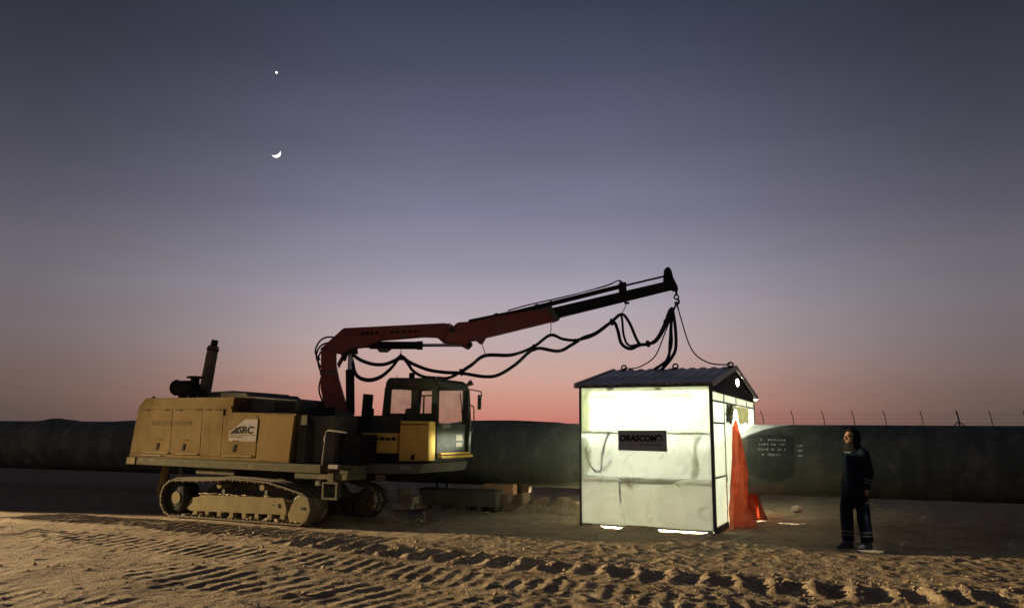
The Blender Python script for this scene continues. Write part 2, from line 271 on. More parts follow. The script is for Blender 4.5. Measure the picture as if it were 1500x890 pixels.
# ================================================================== ground
def _hash(i, j, seed):
    h = (i*374761393 + j*668265263 + seed*1442695041) & 0x7fffffff
    h = ((h ^ (h >> 13))*1274126177) & 0x7fffffff
    return ((h ^ (h >> 16)) & 0xffffff)/float(0xffffff)
def vnoise(x, y, seed):
    xi = np.floor(x).astype(np.int64); yi = np.floor(y).astype(np.int64); fx = x-xi; fy = y-yi
    fx = fx*fx*(3-2*fx); fy = fy*fy*(3-2*fy)
    a = _hash(xi, yi, seed); b = _hash(xi+1, yi, seed); c = _hash(xi, yi+1, seed); d = _hash(xi+1, yi+1, seed)
    return ((a*(1-fx)+b*fx)*(1-fy) + (c*(1-fx)+d*fx)*fy)*2-1
def sstep(a, b, x):
    t = np.clip((x-a)/(b-a), 0, 1); return t*t*(3-2*t)
def ground_h(x, y):
    cu, su = math.cos(MYAW), math.sin(MYAW)
    dx = x-MACH.x; dy = y-MACH.y; u = dx*cu+dy*su; v = -dx*su+dy*cu
    near = 1-sstep(30, 60, np.hypot(x, y-10))
    soft = .035*vnoise(x/2.7, y/2.7, 1) + .02*vnoise(x/1.1, y/1.1, 2)
    med = .008*vnoise(x/.45, y/.45, 3) + .006*vnoise(x/.2, y/.2, 4) + .006*vnoise(x/.1, y/.1, 5) + .005*vnoise(x/.06, y/.06, 6)
    clod = np.maximum(0, vnoise(x/.17, y/.17, 8)-.45)*.03 + np.maximum(0, vnoise(x/.08, y/.08, 9)-.3)*.03
    wob = .12*vnoise(u/1.3, v/1.3, 21)
    ridges = np.zeros_like(x); rut = np.zeros_like(x)
    def band(v0, v1, u0, u1, pitch, amp, seed, slant=0., dep=.03):
        nonlocal ridges, rut
        e = .10
        m = sstep(v0-e, v0+e, v+wob)*(1-sstep(v1-e, v1+e, v+wob))*sstep(u0-.6, u0+.6, u)*(1-sstep(u1-.6, u1+.6, u))
        ph = (u+slant*v)/pitch + .16*vnoise(u/.6, v/.4, seed)
        r = .5+.5*np.cos(2*math.pi*ph); r = r**1.25
        a = amp*(.6+.7*(.5+.5*vnoise(u/.3, v/.5, seed+1)) + .30*vnoise(u/.07, v/.07, seed+2))
        ridges = ridges + m*r*a; rut = rut - m*dep + dep*.9*np.exp(-((v+wob-v0+.12)/.12)**2)*sstep(u0, u0+1, u)*(1-sstep(u1-1, u1, u)) 
    band(-1.95, -1.15, 1.0, 14, .40, .060, 31, .10, .012)      # deep crawler print crossing towards the right foreground
    band(-1.5, -.35, -6, 2.4, .24, .024, 41, .05, .004)         # print beside the near crawler
    band(-4.7, -3.6, 1.2, 7.5, .25, .0115, 51, -.1, .002)       # print in the lower left
    band(-3.2, -2.35, -5, 9, .22, .010, 61, .2, .0)
    band(-7.0, -5.4, -2, 9, .25, .008, 71, .1, .0)
    calm = 1 - .75*np.exp(-(((u+1.6)/2.9)**4 + ((v-1.2)/1.5)**4))
    ct, st = math.cos(TYAW), math.sin(TYAW); tx = x-TENT.x; ty = y-TENT.y; tu = tx*ct+ty*st; tv = -tx*st+ty*ct
    calm = calm*(1-.85*np.exp(-(((tu+1.23)/1.75)**6+((tv-2.4)/2.95)**6)))*(1-.9*np.exp(-((x-PERSON.x)**2+(y-PERSON.y)**2)/.3))
    right = .36+.40*sstep(-3, 3, x)
    bank = np.exp(-((tv+.02)/.10)**2)*sstep(-2.55, -2.4, tu)*(1-sstep(-.1, .05, tu))*np.clip(vnoise(tu/.21+3.3, tv*0+.5, 91)*.11+.004, -.02, .06)
    h = bank + soft*calm + near*calm*(med*right*1.25 + clod*right) + near*calm*(ridges + rut)
    return h
xs = np.concatenate([-11.5-np.geomspace(.1, 2500, 46)[::-1], np.arange(-11.5, 10.5, .028), 10.5+np.geomspace(.1, 2500, 46)])
ys = np.concatenate([6.4-np.geomspace(.1, 400, 26)[::-1], np.arange(6.4, 15.2, .028), np.arange(15.2, 19.5, .06), 19.5+np.geomspace(.08, 5000, 60)])
X, Y = np.meshgrid(xs, ys); Z = ground_h(X, Y)
nx, ny = len(xs), len(ys)
verts = np.stack([X, Y, Z], -1).reshape(-1, 3).astype(np.float32)
ii = (np.arange(ny-1)[:, None]*nx + np.arange(nx-1)[None, :]).reshape(-1)
faces = np.stack([ii, ii+1, ii+1+nx, ii+nx], -1).astype(np.int32)
gm = bpy.data.meshes.new('ground'); gm.vertices.add(len(verts)); gm.vertices.foreach_set('co', verts.reshape(-1))
gm.loops.add(faces.size); gm.loops.foreach_set('vertex_index', faces.reshape(-1)); gm.polygons.add(len(faces))
gm.polygons.foreach_set('loop_start', np.arange(0, faces.size, 4, dtype=np.int32)); gm.update(calc_edges=True)
gm.polygons.foreach_set('use_smooth', np.ones(len(faces), bool))
ground = bpy.data.objects.new('ground', gm); COL.objects.link(ground); gm.materials.append(M_soil); tag(ground, kind='structure')
def gz(x, y): return float(ground_h(np.array([float(x)]), np.array([float(y)]))[0])
def mw(u, v, z=0):
    c, s = math.cos(MYAW), math.sin(MYAW); return Vector((MACH.x+u*c-v*s, MACH.y+u*s+v*c, z))
def tw(u, v, z=0):
    c, s = math.cos(TYAW), math.sin(TYAW); return Vector((TENT.x+u*c-v*s, TENT.y+u*s+v*c, z))
def pw(u, v, z=0):
    c, s = math.cos(PYAW), math.sin(PYAW); return Vector((PIPE.x+u*c-v*s, PIPE.y+u*s+v*c, z))

# loose clods on the churned bands
cb = MB(); rng = random.Random(3)
def clod_at(x, y, r):
    z = gz(x, y); M = Matrix.Translation((x, y, z+r*.25)) @ Matrix.Rotation(rng.uniform(0, 6.3), 4, 'Z') @ Matrix.Rotation(rng.uniform(-.6, .6), 4, 'X')
    ph = rng.random(); k = []
    for (a, b, c) in ((1,0,0),(.3,.95,0),(-.8,.5,.05),(-.7,-.6,0),(.35,-.9,.05),(.1,.1,.8),(-.1,0,-.7),(.5,.2,.6)):
        q = r*rng.uniform(.6, 1.15); k.append(M @ Vector((a*q, b*q*.8, c*q*.8)))
    cb.add([tuple(p) for p in k], [(0,1,7),(1,5,7),(0,7,4),(7,5,4),(1,2,5),(2,3,5),(3,4,5),(1,0,6),(2,1,6),(3,2,6),(4,3,6),(0,4,6)])
for _ in range(900):
    u = rng.uniform(-1, 12); v = rng.choice([rng.gauss(-1.55, .38), rng.gauss(-1.0, .3), rng.uniform(-5, 0)]); p = mw(u, v); clod_at(p.x, p.y, abs(rng.gauss(.012, .012))+.006)
for _ in range(1500):
    x = rng.uniform(-8, 10); y = rng.uniform(7.5, 18); clod_at(x, y, abs(rng.gauss(.008, .008))+.005)
tag(cb.build('soil_clods', M_clod), kind='stuff', label='loose clods of dry soil thrown up by the crawler tracks')

# far spoil berm behind the pipe
def berm(name, x0, x1, yc, hf, width, nn=120, seed=1):
    b = MB()
    def f(a, c):
        x = x0+(x1-x0)*a; w = (c*2-1); h = hf(x)*(1-abs(w)**1.5); n = float(vnoise(np.array([x/2.2]), np.array([w*3.0]), seed)[0])
        return (x, yc+w*width+n*.4, max(-.2, h*(1+.10*n))-.05)
    b.sheet(f, nn, 14); return tag(b.build(name, M_berm, smooth=60), kind='structure')
def hb(x):
    g = lambda c, w, h: h*math.exp(-((x-c)/w)**2)
    e = max(0, min(1, (x+60)/20))*max(0, min(1, (14-x)/9))
    return (1.98*e + g(-23.3, .7, .20) + g(-22.3, .5, .12) + g(-18.2, 1.2, .16) + g(-1, 4.5, .16) + g(4, 4, .1)) if e > 0 else 0
berm('spoil_berm', -75, 16, 40, hb, 5.5, 200, 5)
def hm(x): return .27*math.exp(-((x-1.1)/.6)**2)+.16*math.exp(-((x-.35)/.3)**2)
mb_ = MB()
def fm(a, c):
    x = -.6+a*3.2; w = c*2-1; n = float(vnoise(np.array([x*4]), np.array([w*4.]), 77)[0]) + .6*float(vnoise(np.array([x*11]), np.array([w*9.]), 78)[0])
    return (x, 17.35-.42*(x-.4)+w*.75+n*.03, hm(x)*(1-w*w)*(1+.45*n)-.03)
mb_.sheet(fm, 46, 22); tag(mb_.build('spoil_mound', M_soil, smooth=80), kind='structure')

# ================================================================== the pipe
pb = MB(); n = 72
pipe = empty('coated_pipe', PIPE, PYAW); tag(pipe, 'very long thick dark coated steel pipe running through the lit shelter', 'pipe')
segs = [(-34, -22.2), (-22.14, -10.1), (-10.04, -1.25), (-1.19, 10.8), (10.86, 20)]
for a, b in segs:
    q = MB(); q.lathe((a, 0, 1.19), (1, 0, 0), [(0, .60), (0, .675), (.012, .69), (.30, .69), (b-a-.30, .69), (b-a-.012, .69), (b-a, .675), (b-a, .60)], n); q.build('pipe_length', M_pipe, pipe, smooth=30)
for a, b in zip(segs[:-1], segs[1:]):
    q = MB(); q.lathe((a[1]-.02, 0, 1.19), (1, 0, 0), [(0, .66), (.01, .682), (.09, .682), (.10, .66)], n); q.build('weld_collar', M_dark, pipe, smooth=30)
def on_pipe(u, ang, r=.695): return (u, -r*math.cos(ang), 1.19+r*math.sin(ang))   # ang up from the near horizontal
q = MB()
def fpatch(a, c):
    u = .22+a*.86; top = .78-.10*(2*a-1)**4; bot = -.62+.28*abs(2*a-1)**2; return on_pipe(u, bot+(top-bot)*c, .6935)
q.sheet(fpatch, 24, 24); patch = q.build('marking_patch', M_patch, pipe, smooth=60)
rng = random.Random(11)                                     # chalked rows, too worn to read
for k in range(4):
    ang = .60-.145*k; u = .42+.02*(k % 2)
    q = MB()
    while u < .90-.05*(k == 3):
        w = rng.uniform(.02, .055); h = rng.uniform(.035, .055)
        if rng.random() < .82:
            for bar in range(rng.randint(2, 3)):
                a0 = ang+rng.uniform(-.5, .5)*h; hh = rng.choice([.016, .022]); q.sheet(lambda a, c: on_pipe(u+a*w*rng.uniform(.7, 1.), a0+(c-.5)*hh, .6955), 1, 1)
            q.sheet(lambda a, c: on_pipe(u+a*.013, ang+(c-.5)*h*1.3, .6957), 1, 2)
        u += w+.012
    tag(q.build('stencil_row', M_chalk, patch), kind='stuff')
for k in range(3):
    q = MB(); q.sheet(lambda a, c: on_pipe(1.14+a*.09, .42-.14*k+(c-.5)*.05+.02*a, .6948), 3, 1); q.build('chalk_mark', M_chalk, pipe)
# ================================================================== tracked carrier with loader crane
carrier = empty('tracked_crane_carrier', MACH, MYAW)
tag(carrier, 'yellow tracked carrier with red folding crane arm reaching over the shelter', 'crane')
def part(name, m, fn, parent=carrier, smooth=None, bevel=0, **k):
    q = MB(k.get('M')); fn(q); o = q.build(name, m, parent, smooth, bevel, k.get('solid', 0))
    if name in ('small_print', 'box_print', 'boom_print', 'faded_lettering_band', 'lettering', 'sticker_letters', 'sticker_line', 'wiper', 'window_bar'): o['kind'] = 'stuff'
    return o

# --- crawlers
def track_path(n):
    pts = []
    rc, rr = (-3.15, .375), .335; fc, fr = (-.10, .315), .275
    for k in range(0, 13): a = R(-90-180*k/12); pts.append((rc[0]+rr*math.cos(a), rc[1]+rr*math.sin(a)))        # round the rear sprocket, bottom to top
    for p in ((-2.53, .725), (-2.1, .745), (-1.74, .775), (-1.2, .765), (-.81, .745), (-.4, .665)): pts.append(p)
    for k in range(0, 13): a = R(82-172*k/12); pts.append((fc[0]+fr*math.cos(a), fc[1]+fr*math.sin(a)))
    pts.append(pts[0])
    P = [Vector((p[0], p[1])) for p in pts]; L_ = [0]
    for a, b in zip(P[:-1], P[1:]): L_.append(L_[-1]+(b-a).length)
    out = []
    for i in range(n):
        s = L_[-1]*(i+.5)/n
        for j in range(len(P)-1):
            if L_[j+1] >= s: t = (s-L_[j])/(L_[j+1]-L_[j]); p = P[j].lerp(P[j+1], t); d = (P[j+1]-P[j]).normalized(); break
        out.append((p, math.atan2(d.y, d.x)))
    return out
NSH = 44
def crawler(v0):
    fr = MB()
    fr.prism([(-2.77,.21),(-2.45,.46),(-.43,.48),(-.35,.30),(-.35,.24),(-.36,.19),(-2.70,.15)], v0+.03, v0+.09)
    fr.prism([(-2.9,.16),(-2.75,.40),(-.3,.42),(-.2,.16)], v0+.10, v0+.42)
    for k in range(8): a = -2.62+k*.305; fr.box(a, a+.10, v0+.035, v0+.085, .085, .20)
    tf = fr.build('track_frame', M_cream, carrier, bevel=.008)
    g = MB(); g.prism([(-.14,.51),(.15,.525),(.19,.50),(.11,.05),(-.26,.06),(-.31,.20),(-.24,.36)], v0+.02, v0+.075); g.build('front_guard', M_cream, tf, bevel=.008)
    g = MB(); g.box(-.02, .06, v0+.012, v0+.02, .30, .345); g.build('guard_slot', M_black, tf)
    g = MB(); g.box(-.72, -.66, v0+.022, v0+.03, .345, .36); g.build('guard_fitting', M_dark, tf)
    g = MB(); g.box(-.56, -.53, v0+.02, v0+.03, .31, .38); g.build('guard_fitting', M_dark, tf)
    w = MB(); w.lathe((-3.15, v0+.06, .375), (0, 1, 0), [(0, .06), (0, .24), (.03, .315), (.34, .315), (.33, .2), (.33, .06)], 30); w.build('drive_sprocket', M_black, tf, smooth=35)
    w = MB(); w.lathe((-3.12, v0+.05, .375), (0, 1, 0), [(0, .05), (0, .115), (.02, .125), (.08, .125)], 28); w.build('sprocket_hub', M_cream, tf, smooth=35)
    w = MB(); w.lathe((-.10, v0+.10, .315), (0, 1, 0), [(0, .06), (0, .2), (.03, .235), (.27, .235), (.3, .2), (.3, .06)], 30); w.build('idler_wheel', M_dark, tf, smooth=35)
    for k in range(8):
        w = MB(); w.lathe((-2.56+k*.30, v0+.06, .135), (0, 1, 0), [(0, .03), (0, .06), (.03, .085), (.30, .085), (.33, .06), (.33, .03)], 16); w.build('track_roller', M_track, tf, smooth=35)
    for a, z in ((-2.05, .645), (-1.0, .645)):
        w = MB(); w.lathe((a, v0+.08, z), (0, 1, 0), [(0, .03), (0, .06), (.28, .06), (.28, .03)], 16); w.build('carrier_roller', M_cream, tf, smooth=35)
        w = MB(); w.box(a-.03, a+.03, v0+.2, v0+.26, .40, z); w.build('roller_bracket', M_dark, tf)
    rk = random.Random(int(v0*10)+3); soil = MB()
    for k in range(34):
        a = rk.uniform(-2.85, .0); soil.blob((a, v0+rk.uniform(.03, .14), rk.uniform(.05, .09)), rk.uniform(.03, .08), rk.uniform(.03, .06), rk.uniform(.015, .05), rk.randint(0, 999), 1, .5)
    for k in range(22):
        a = rk.uniform(-2.5, -.5); soil.blob((a, v0+rk.uniform(.04, .12), .475+rk.uniform(-.005, .015)), rk.uniform(.03, .12), rk.uniform(.02, .05), rk.uniform(.008, .02), rk.randint(0, 999), 1, .5)
    tag(soil.build('caked_soil', M_clod, tf, smooth=50), kind='stuff')
    proto = None
    for p, a in track_path(NSH):
        if proto is None:
            q = MB(); wd = .50
            q.prism([(-.098,-.012),(.098,-.012),(.098,.012),(-.098,.012)], 0, wd)
            for c, h in ((-.085, .045), (-.01, .03), (.075, .03)): q.prism([(c-.011,.012),(c+.011,.012),(c+.006,h),(c-.006,h)], 0, wd)
            q.box(-.10, .085, .14, .17, -.05, -.012).box(-.10, .085, .33, .36, -.05, -.012)
            me = q.build('track_shoe', M_track, tf).data; proto = bpy.data.objects[-1] if False else [o for o in bpy.data.objects if o.data == me][0]; o = proto
        else: o = proto.copy(); COL.objects.link(o); o.parent = tf
        o.location = (p.x, v0, p.y); o.rotation_euler = (0, -a+math.pi, 0)
    return tf
crawler(0.0); crawler(1.95)
part('car_body', M_dark, lambda q: q.prism([(-2.9,.38),(-2.5,.70),(-.6,.70),(-.3,.38)], .5, 1.95).box(-2.2, -.9, .6, 1.85, .70, .80), bevel=.01)
part('slew_ring', M_deck, lambda q: q.lathe((-1.55, 1.22, .78), (0, 0, 1), [(0, .72), (.06, .74), (.14, .74), (.20, .70)], 40), smooth=30)
part('support_leg', M_cream, lambda q: q.tube([(-4.06, .62, .96), (-4.16, .6, .45), (-4.19, .6, .30)], [.095, .09, .06], 14), smooth=40)
part('hanging_rod', M_pale, lambda q: q.tube([(-3.75, .7, .98), (-3.75, .7, .72)], .025, 8), smooth=40)
part('underdeck_tank', M_deck, lambda q: q.box(-2.75, -1.75, .15, .9, .83, .985), bevel=.02)

# --- deck
part('deck', M_deck, lambda q: q.prism([(-4.48,.985),(.40,.94),(.40,1.09),(-4.46,1.128)], -.02, 2.45), bevel=.012)
part('deck_lip', M_cream, lambda q: q.prism([(-4.49,.99),(-4.25,.99),(-4.24,1.125),(-4.47,1.125)], -.03, -.021))
part('front_deck', M_dark, lambda q: q.prism([(.41,.90),(1.92,.95),(1.98,1.12),(.41,1.08)], .80, 2.52), bevel=.012)
part('front_beam', M_deck, lambda q: q.box(-.2, .95, .02, .60, .84, .935).box(.42, .95, .05, .55, .94, 1.075), bevel=.01)
part('deck_bracket', M_dark, lambda q: q.box(1.0, 1.16, .8, .9, .78, .9), bevel=.006); part('deck_bracket', M_dark, lambda q: q.box(.2, .3, .1, .2, .72, .84), bevel=.006)
# --- engine housing
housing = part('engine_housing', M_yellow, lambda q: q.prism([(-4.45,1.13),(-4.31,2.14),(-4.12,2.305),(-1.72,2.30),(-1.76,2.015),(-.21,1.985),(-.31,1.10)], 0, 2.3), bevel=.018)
def panel(x0, x1, z0, z1, name='access_door', m=M_yellow, p=.012):
    return part(name, m, lambda q: q.box(x0, x1, -p, .0005, z0, z1), housing, bevel=.005)
def quad_panel(poly, name='access_door', m=M_yellow, p=.012): return part(name, m, lambda q: q.prism(poly, -p, .0005), housing, bevel=.005)
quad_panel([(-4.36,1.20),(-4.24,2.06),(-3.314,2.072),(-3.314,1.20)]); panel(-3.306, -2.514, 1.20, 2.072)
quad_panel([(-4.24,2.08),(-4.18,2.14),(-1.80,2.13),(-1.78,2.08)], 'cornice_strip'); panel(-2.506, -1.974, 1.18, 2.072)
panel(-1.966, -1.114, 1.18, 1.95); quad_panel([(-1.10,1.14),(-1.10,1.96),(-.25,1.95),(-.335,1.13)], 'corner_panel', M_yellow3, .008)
def handle(x, z):
    h = part('door_latch', M_ink, lambda q: q.prism([(x-.045,z-.07),(x+.02,z-.07),(x+.05,z+.07),(x-.015,z+.07)], -.018, -.0125), housing)
    part('latch_lip', M_fade, lambda q: q.box(x-.06, x+.09, -.020, -.0125, z+.125, z+.145), housing)
for x, z in ((-3.66, 1.35), (-2.95, 1.345), (-1.64, 1.345)): handle(x, z)
for x in (-4.05, -3.5, -3.15, -2.66, -2.38, -2.1):
    part('door_hinge', M_fade, lambda q: q.tube([(x-.05, -.018, 2.062), (x+.05, -.018, 2.062)], .010, 8), housing, smooth=40)
for x0, x1, z in ((-3.95, -3.35, 1.225), (-3.1, -2.56, 1.215), (-1.93, -1.2, 1.20)):
    part('rub_strip', M_cream, lambda q: q.box(x0, x1, -.030, -.0125, z-.012, z+.012), housing)
part('bright_scrape', M_white, lambda q: q.box(-4.12, -3.55, -.024, -.0125, 1.165, 1.178), housing)
band = part('faded_lettering_band', M_fade, lambda q: q.box(-3.86, -3.34, -.0145, -.0122, 1.76, 1.85).box(-3.28, -2.80, -.0145, -.0122, 1.755, 1.845), housing)
# company sticker: white with a dark slanted wedge and letters
st = part('sticker', M_white, lambda q: q.prism([(-1.79,1.655),(-1.42,1.885),(-1.10,1.885),(-1.125,1.475),(-1.79,1.475)], -.017, -.0125), housing)
part('sticker_wedge', M_ink, lambda q: q.prism([(-1.785,1.615),(-1.60,1.735),(-1.57,1.735),(-1.585,1.615)], -.0195, -.0172), st)
part('sticker_cutout', M_yellow, lambda q: q.prism([(-1.79,1.675),(-1.79,1.885),(-1.44,1.885)], -.0150, -.0124), st)
vs, fs = text_mb('SRC', .185, .12, .006, 'LEFT', .001)
part('sticker_letters', M_ink, lambda q: q.add([(-1.575+x*1.12, -.0185-z, 1.622+y) for x, y, z in vs], fs), st)
part('sticker_line', M_fade, lambda q: q.box(-1.77, -1.15, -.0185, -.0172, 1.585, 1.60).box(-1.74, -1.45, -.0185, -.0172, 1.545, 1.565), st)
# covers on top
part('radiator_cover', M_dark, lambda q: q.prism([(-2.55,2.29),(-2.50,2.44),(-1.85,2.40),(-1.75,2.34),(-.60,2.25),(-.54,2.22),(-.54,1.985),(-1.74,2.01),(-1.71,2.29)], .42, 1.95), bevel=.03)
part('top_hatch', M_dark, lambda q: q.prism([(-3.3,2.30),(-3.28,2.455),(-2.6,2.475),(-1.95,2.425),(-1.9,2.30)], .8, 1.8), bevel=.03)
part('side_grille', M_cab, lambda q: q.box(-1.12, -.62, .412, .419, 2.04, 2.22))
ex = part('exhaust_stack', M_track, lambda q: q.tube([(-3.80, 1.2, 2.28), (-3.63, 1.2, 3.38), (-3.615, 1.2, 3.47)], [.128, .115, .115], 22), smooth=40)
part('exhaust_tip', M_black, lambda q: q.tube([(-3.615, 1.2, 3.44), (-3.58, 1.2, 3.60)], [.075, .07], 16), ex, smooth=40)
part('exhaust_clamp', M_black, lambda q: q.tube([(-3.63, 1.2, 3.37), (-3.622, 1.2, 3.42)], [.128, .128], 20), ex, smooth=40)
ac = part('air_cleaner', M_black, lambda q: q.lathe((-4.46, 1.0, 2.575), (1, .1, -.02), [(0, .06), (0, .15), (.05, .175), (.10, .15), (.14, .155), (.50, .16), (.60, .12), (.66, .06)], 24), smooth=35)
part('precleaner_cap', M_black, lambda q: q.lathe((-3.92, 1.05, 2.66), (0, 0, 1), [(0, .09), (.10, .09), (.11, .17), (.135, .18), (.15, .16), (.16, .05)], 22), ac, smooth=35)
for a in (-4.22, -3.93): part('air_cleaner_foot', M_black, lambda q: q.box(a-.06, a+.06, .95, 1.1, 2.27, 2.48), ac)
part('intake_duct', M_black, lambda q: q.tube(smooth_path([(-3.9, 1.05, 2.5), (-3.6, 1.0, 2.42), (-3.4, .95, 2.36), (-3.2, .95, 2.28)], 4), .08, 12), ac, smooth=40)
part('lifting_lug', M_dark, lambda q: q.box(-4.06, -4.03, .1, .16, 2.30, 2.345), housing)

# --- machinery between housing and cab
part('power_unit', M_dark, lambda q: q.box(-.18, .42, .30, 1.0, 1.10, 1.95), bevel=.02)
part('hydraulic_tank', M_cab, lambda q: q.box(.56, 1.30, 1.22, 1.29, 1.12, 1.98).box(.2, .78, 1.3, 2.1, 1.1, 1.95), bevel=.015)
part('valve_bank', M_black, lambda q: q.box(.45, .9, .42, .95, 1.09, 1.62).box(-.28, -.05, .45, .9, 1.6, 2.12), bevel=.015)
part('cooler_box', M_cab, lambda q: q.box(-.22, -.02, .05, .3, 1.10, 1.80), bevel=.015)
part('gauge_panel', M_deck, lambda q: q.box(-.20, .02, .02, .045, 1.78, 1.96), bevel=.006)
part('hand_rail', M_deck2, lambda q: q.tube([(.40, .02, 1.08), (.42, .02, 1.30), (.46, .02, 1.66), (.50, .02, 1.69), (.90, .02, 1.655)], .014, 10), smooth=40)
part('rail_sleeve', M_white, lambda q: q.tube([(.44, .02, 1.50), (.452, .02, 1.58)], .027, 10), smooth=40)
part('access_step', M_deck, lambda q: q.box(.45, .49, -.02, .02, .50, .80).box(.74, .78, -.02, .02, .50, .80).box(.49, .74, -.02, .02, .50, .535).box(.49, .74, -.02, .02, .77, .80), bevel=.005)
part('step_hanger', M_deck, lambda q: q.box(.55, .68, -.01, .05, .80, .95), bevel=.005)
part('number_plate', M_white, lambda q: q.box(.56, .76, -.012, .049, 1.03, 1.10))
part('number_plate', M_white, lambda q: q.prism([(1.52,1.0),(1.74,1.01),(1.73,1.085),(1.53,1.085)], .785, .799))
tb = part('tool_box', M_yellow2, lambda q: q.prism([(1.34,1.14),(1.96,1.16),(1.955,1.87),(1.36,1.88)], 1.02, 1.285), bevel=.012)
part('box_latch', M_black, lambda q: q.prism([(1.60,1.18),(1.67,1.18),(1.69,1.27),(1.62,1.27)], 1.008, 1.0195), tb)
part('box_lid_seam', M_fade, lambda q: q.box(1.38, 1.94, 1.014, 1.0195, 1.80, 1.82), tb)
sb = part('side_box', M_yellow2, lambda q: q.box(.53, 1.31, .98, 1.21, 1.285, 1.65), bevel=.01)
part('box_print', M_ink, lambda q: [q.box(.57+.125*k, .57+.125*k+.10, .9745, .9795, 1.515+.02*(k < 2), 1.57+.01*(k % 2)) for k in range(6)], sb)
part('box_rib', M_yellow2, lambda q: q.box(.54, 1.30, .966, .9795, 1.615, 1.64).box(.54, 1.30, .966, .9795, 1.30, 1.325), sb, bevel=.004)
part('intake_stack', M_black, lambda q: q.prism([(.32,1.95),(.345,2.38),(.355,2.395),(.455,2.385),(.46,2.37),(.43,1.95)], 1.22, 1.42).box(.40, .50, 1.2, 1.4, 1.95, 2.12), bevel=.01)
part('front_frame', M_black, lambda q: q.box(.45, 1.9, 1.3, 2.5, 1.125, 1.20))

# --- cab: pillars, panels and real panes
cab = part('cab', M_cab, lambda q: q.box(.79, 1.93, 1.30, 2.50, 1.14, 1.20), bevel=.01)
U0, U1, V0, V1 = .78, 1.97, 1.30, 2.50
part('cab_roof', M_cab, lambda q: q.prism([(.80,2.50),(.82,2.62),(.88,2.70),(1.86,2.675),(1.95,2.62),(2.0,2.50)], V0-.02, V1+.02), cab, bevel=.035)
def cp(name, fn, m=M_cab, b=.012): return part(name, m, fn, cab, bevel=b)
cp('near_side_panel', lambda q: q.box(.79, 1.95, V0, V0+.05, 1.20, 2.02))
cp('near_side_rail', lambda q: q.box(.92, 1.86, V0, V0+.05, 2.47, 2.53))
cp('window_post', lambda q: q.box(1.39, 1.56, V0, V0+.05, 2.02, 2.50))
cp('window_bar', lambda q: q.box(1.56, 1.84, V0+.004, V0+.03, 2.335, 2.36).box(1.655, 1.675, V0+.004, V0+.03, 2.02, 2.335), M_black, 0)
cp('rear_pillar', lambda q: q.prism([(.74,1.95),(.79,2.52),(.92,2.52),(.90,2.02),(.88,1.95)], V0, V0+.07)); cp('rear_pillar', lambda q: q.prism([(.74,1.95),(.79,2.52),(.90,2.52),(.86,1.95)], V1-.07, V1))
cp('corner_pillar', lambda q: q.prism([(1.84,1.20),(1.98,1.20),(1.97,2.53),(1.84,2.53)], V0-.004, V0+.07)); cp('corner_pillar', lambda q: q.prism([(1.87,1.20),(2.03,1.20),(2.06,1.75),(2.0,2.53),(1.89,2.53)], V1-.09, V1+.01))
cp('rear_panel', lambda q: q.box(.76, .80, V0+.07, V1-.07, 1.20, 1.98)); cp('far_side_panel', lambda q: q.box(.86, 1.90, V1-.05, V1, 1.20, 1.72))
front = cp('front_panel', lambda q: q.box(1.93, 1.975, V0+.07, V1-.09, 1.20, 1.83), M_cab)
part('front_trim', M_white, lambda q: q.box(1.976, 1.985, 1.46, 1.80, 1.755, 1.835), front)
part('front_sticker', M_deck2, lambda q: q.box(1.976, 1.982, 2.02, 2.26, 1.52, 1.63), front); part('front_sticker', M_deck2, lambda q: q.box(1.976, 1.982, 2.02, 2.26, 1.40, 1.48), front)
part('front_bumper', M_yellow2, lambda q: q.box(1.97, 2.07, 1.34, 2.56, 1.20, 1.245).box(1.97, 2.05, 1.34, 2.50, 1.265, 1.30), cab, bevel=.008)
pane = lambda fn: part('pane', M_glass, fn, cab)
def flat(x0, x1, y0, y1, z0, z1):
    return lambda q: q.add([(x0, y0, z0), (x1, y1, z0), (x1, y1, z1), (x0, y0, z1)], [(0, 1, 2, 3)])
pane(flat(.90, 1.40, V0+.022, V0+.022, 2.02, 2.48)); pane(flat(1.55, 1.85, V0+.022, V0+.022, 2.02, 2.48))
pane(flat(1.953, 1.953, V0+.07, V1-.09, 1.83, 2.52)); pane(flat(.788, .788, V0+.07, V1-.07, 1.98, 2.52)); pane(flat(.88, 1.90, V1-.027, V1-.027, 1.72, 2.52))
seat = part('driver_seat', M_black, lambda q: q.box(1.05, 1.5, 1.65, 2.1, 1.35, 1.62).prism([(1.05,1.6),(1.0,2.12),(1.1,2.14),(1.2,1.6)], 1.68, 2.07), cab, bevel=.04)
part('control_console', M_black, lambda q: q.box(1.55, 1.80, 1.40, 1.52, 1.5, 1.98), cab, bevel=.02)
mi = part('mirror', M_black, lambda q: q.box(2.02, 2.06, 2.80, 2.92, 2.13, 2.43), cab, bevel=.015)
part('mirror_arm', M_black, lambda q: q.tube([(1.98, 2.52, 2.52), (2.0, 2.60, 2.52), (2.03, 2.92, 2.50), (2.04, 2.95, 2.46), (2.04, 2.93, 2.35)], .012, 8), mi, smooth=40)
part('grab_handle', M_dark, lambda q: q.tube([(2.02, 2.5, 2.20), (2.04, 2.57, 2.20), (2.05, 2.60, 2.16), (2.06, 2.60, 1.72), (2.04, 2.52, 1.68)], .014, 8), cab, smooth=40)
part('work_lamp', M_dark, lambda q: q.lathe((2.0, 2.40, 2.60), (.6, .5, .5), [(0, .02), (.02, .04), (.10, .06), (.11, .055)], 14), cab, smooth=40)
part('beacon', M_black, lambda q: q.box(1.20, 1.29, 1.5, 1.58, 2.69, 2.80), cab, bevel=.01)
part('roof_aerial', M_dark, lambda q: q.tube([(.93, 1.5, 2.69), (.935, 1.5, 2.76)], .006, 6), cab)
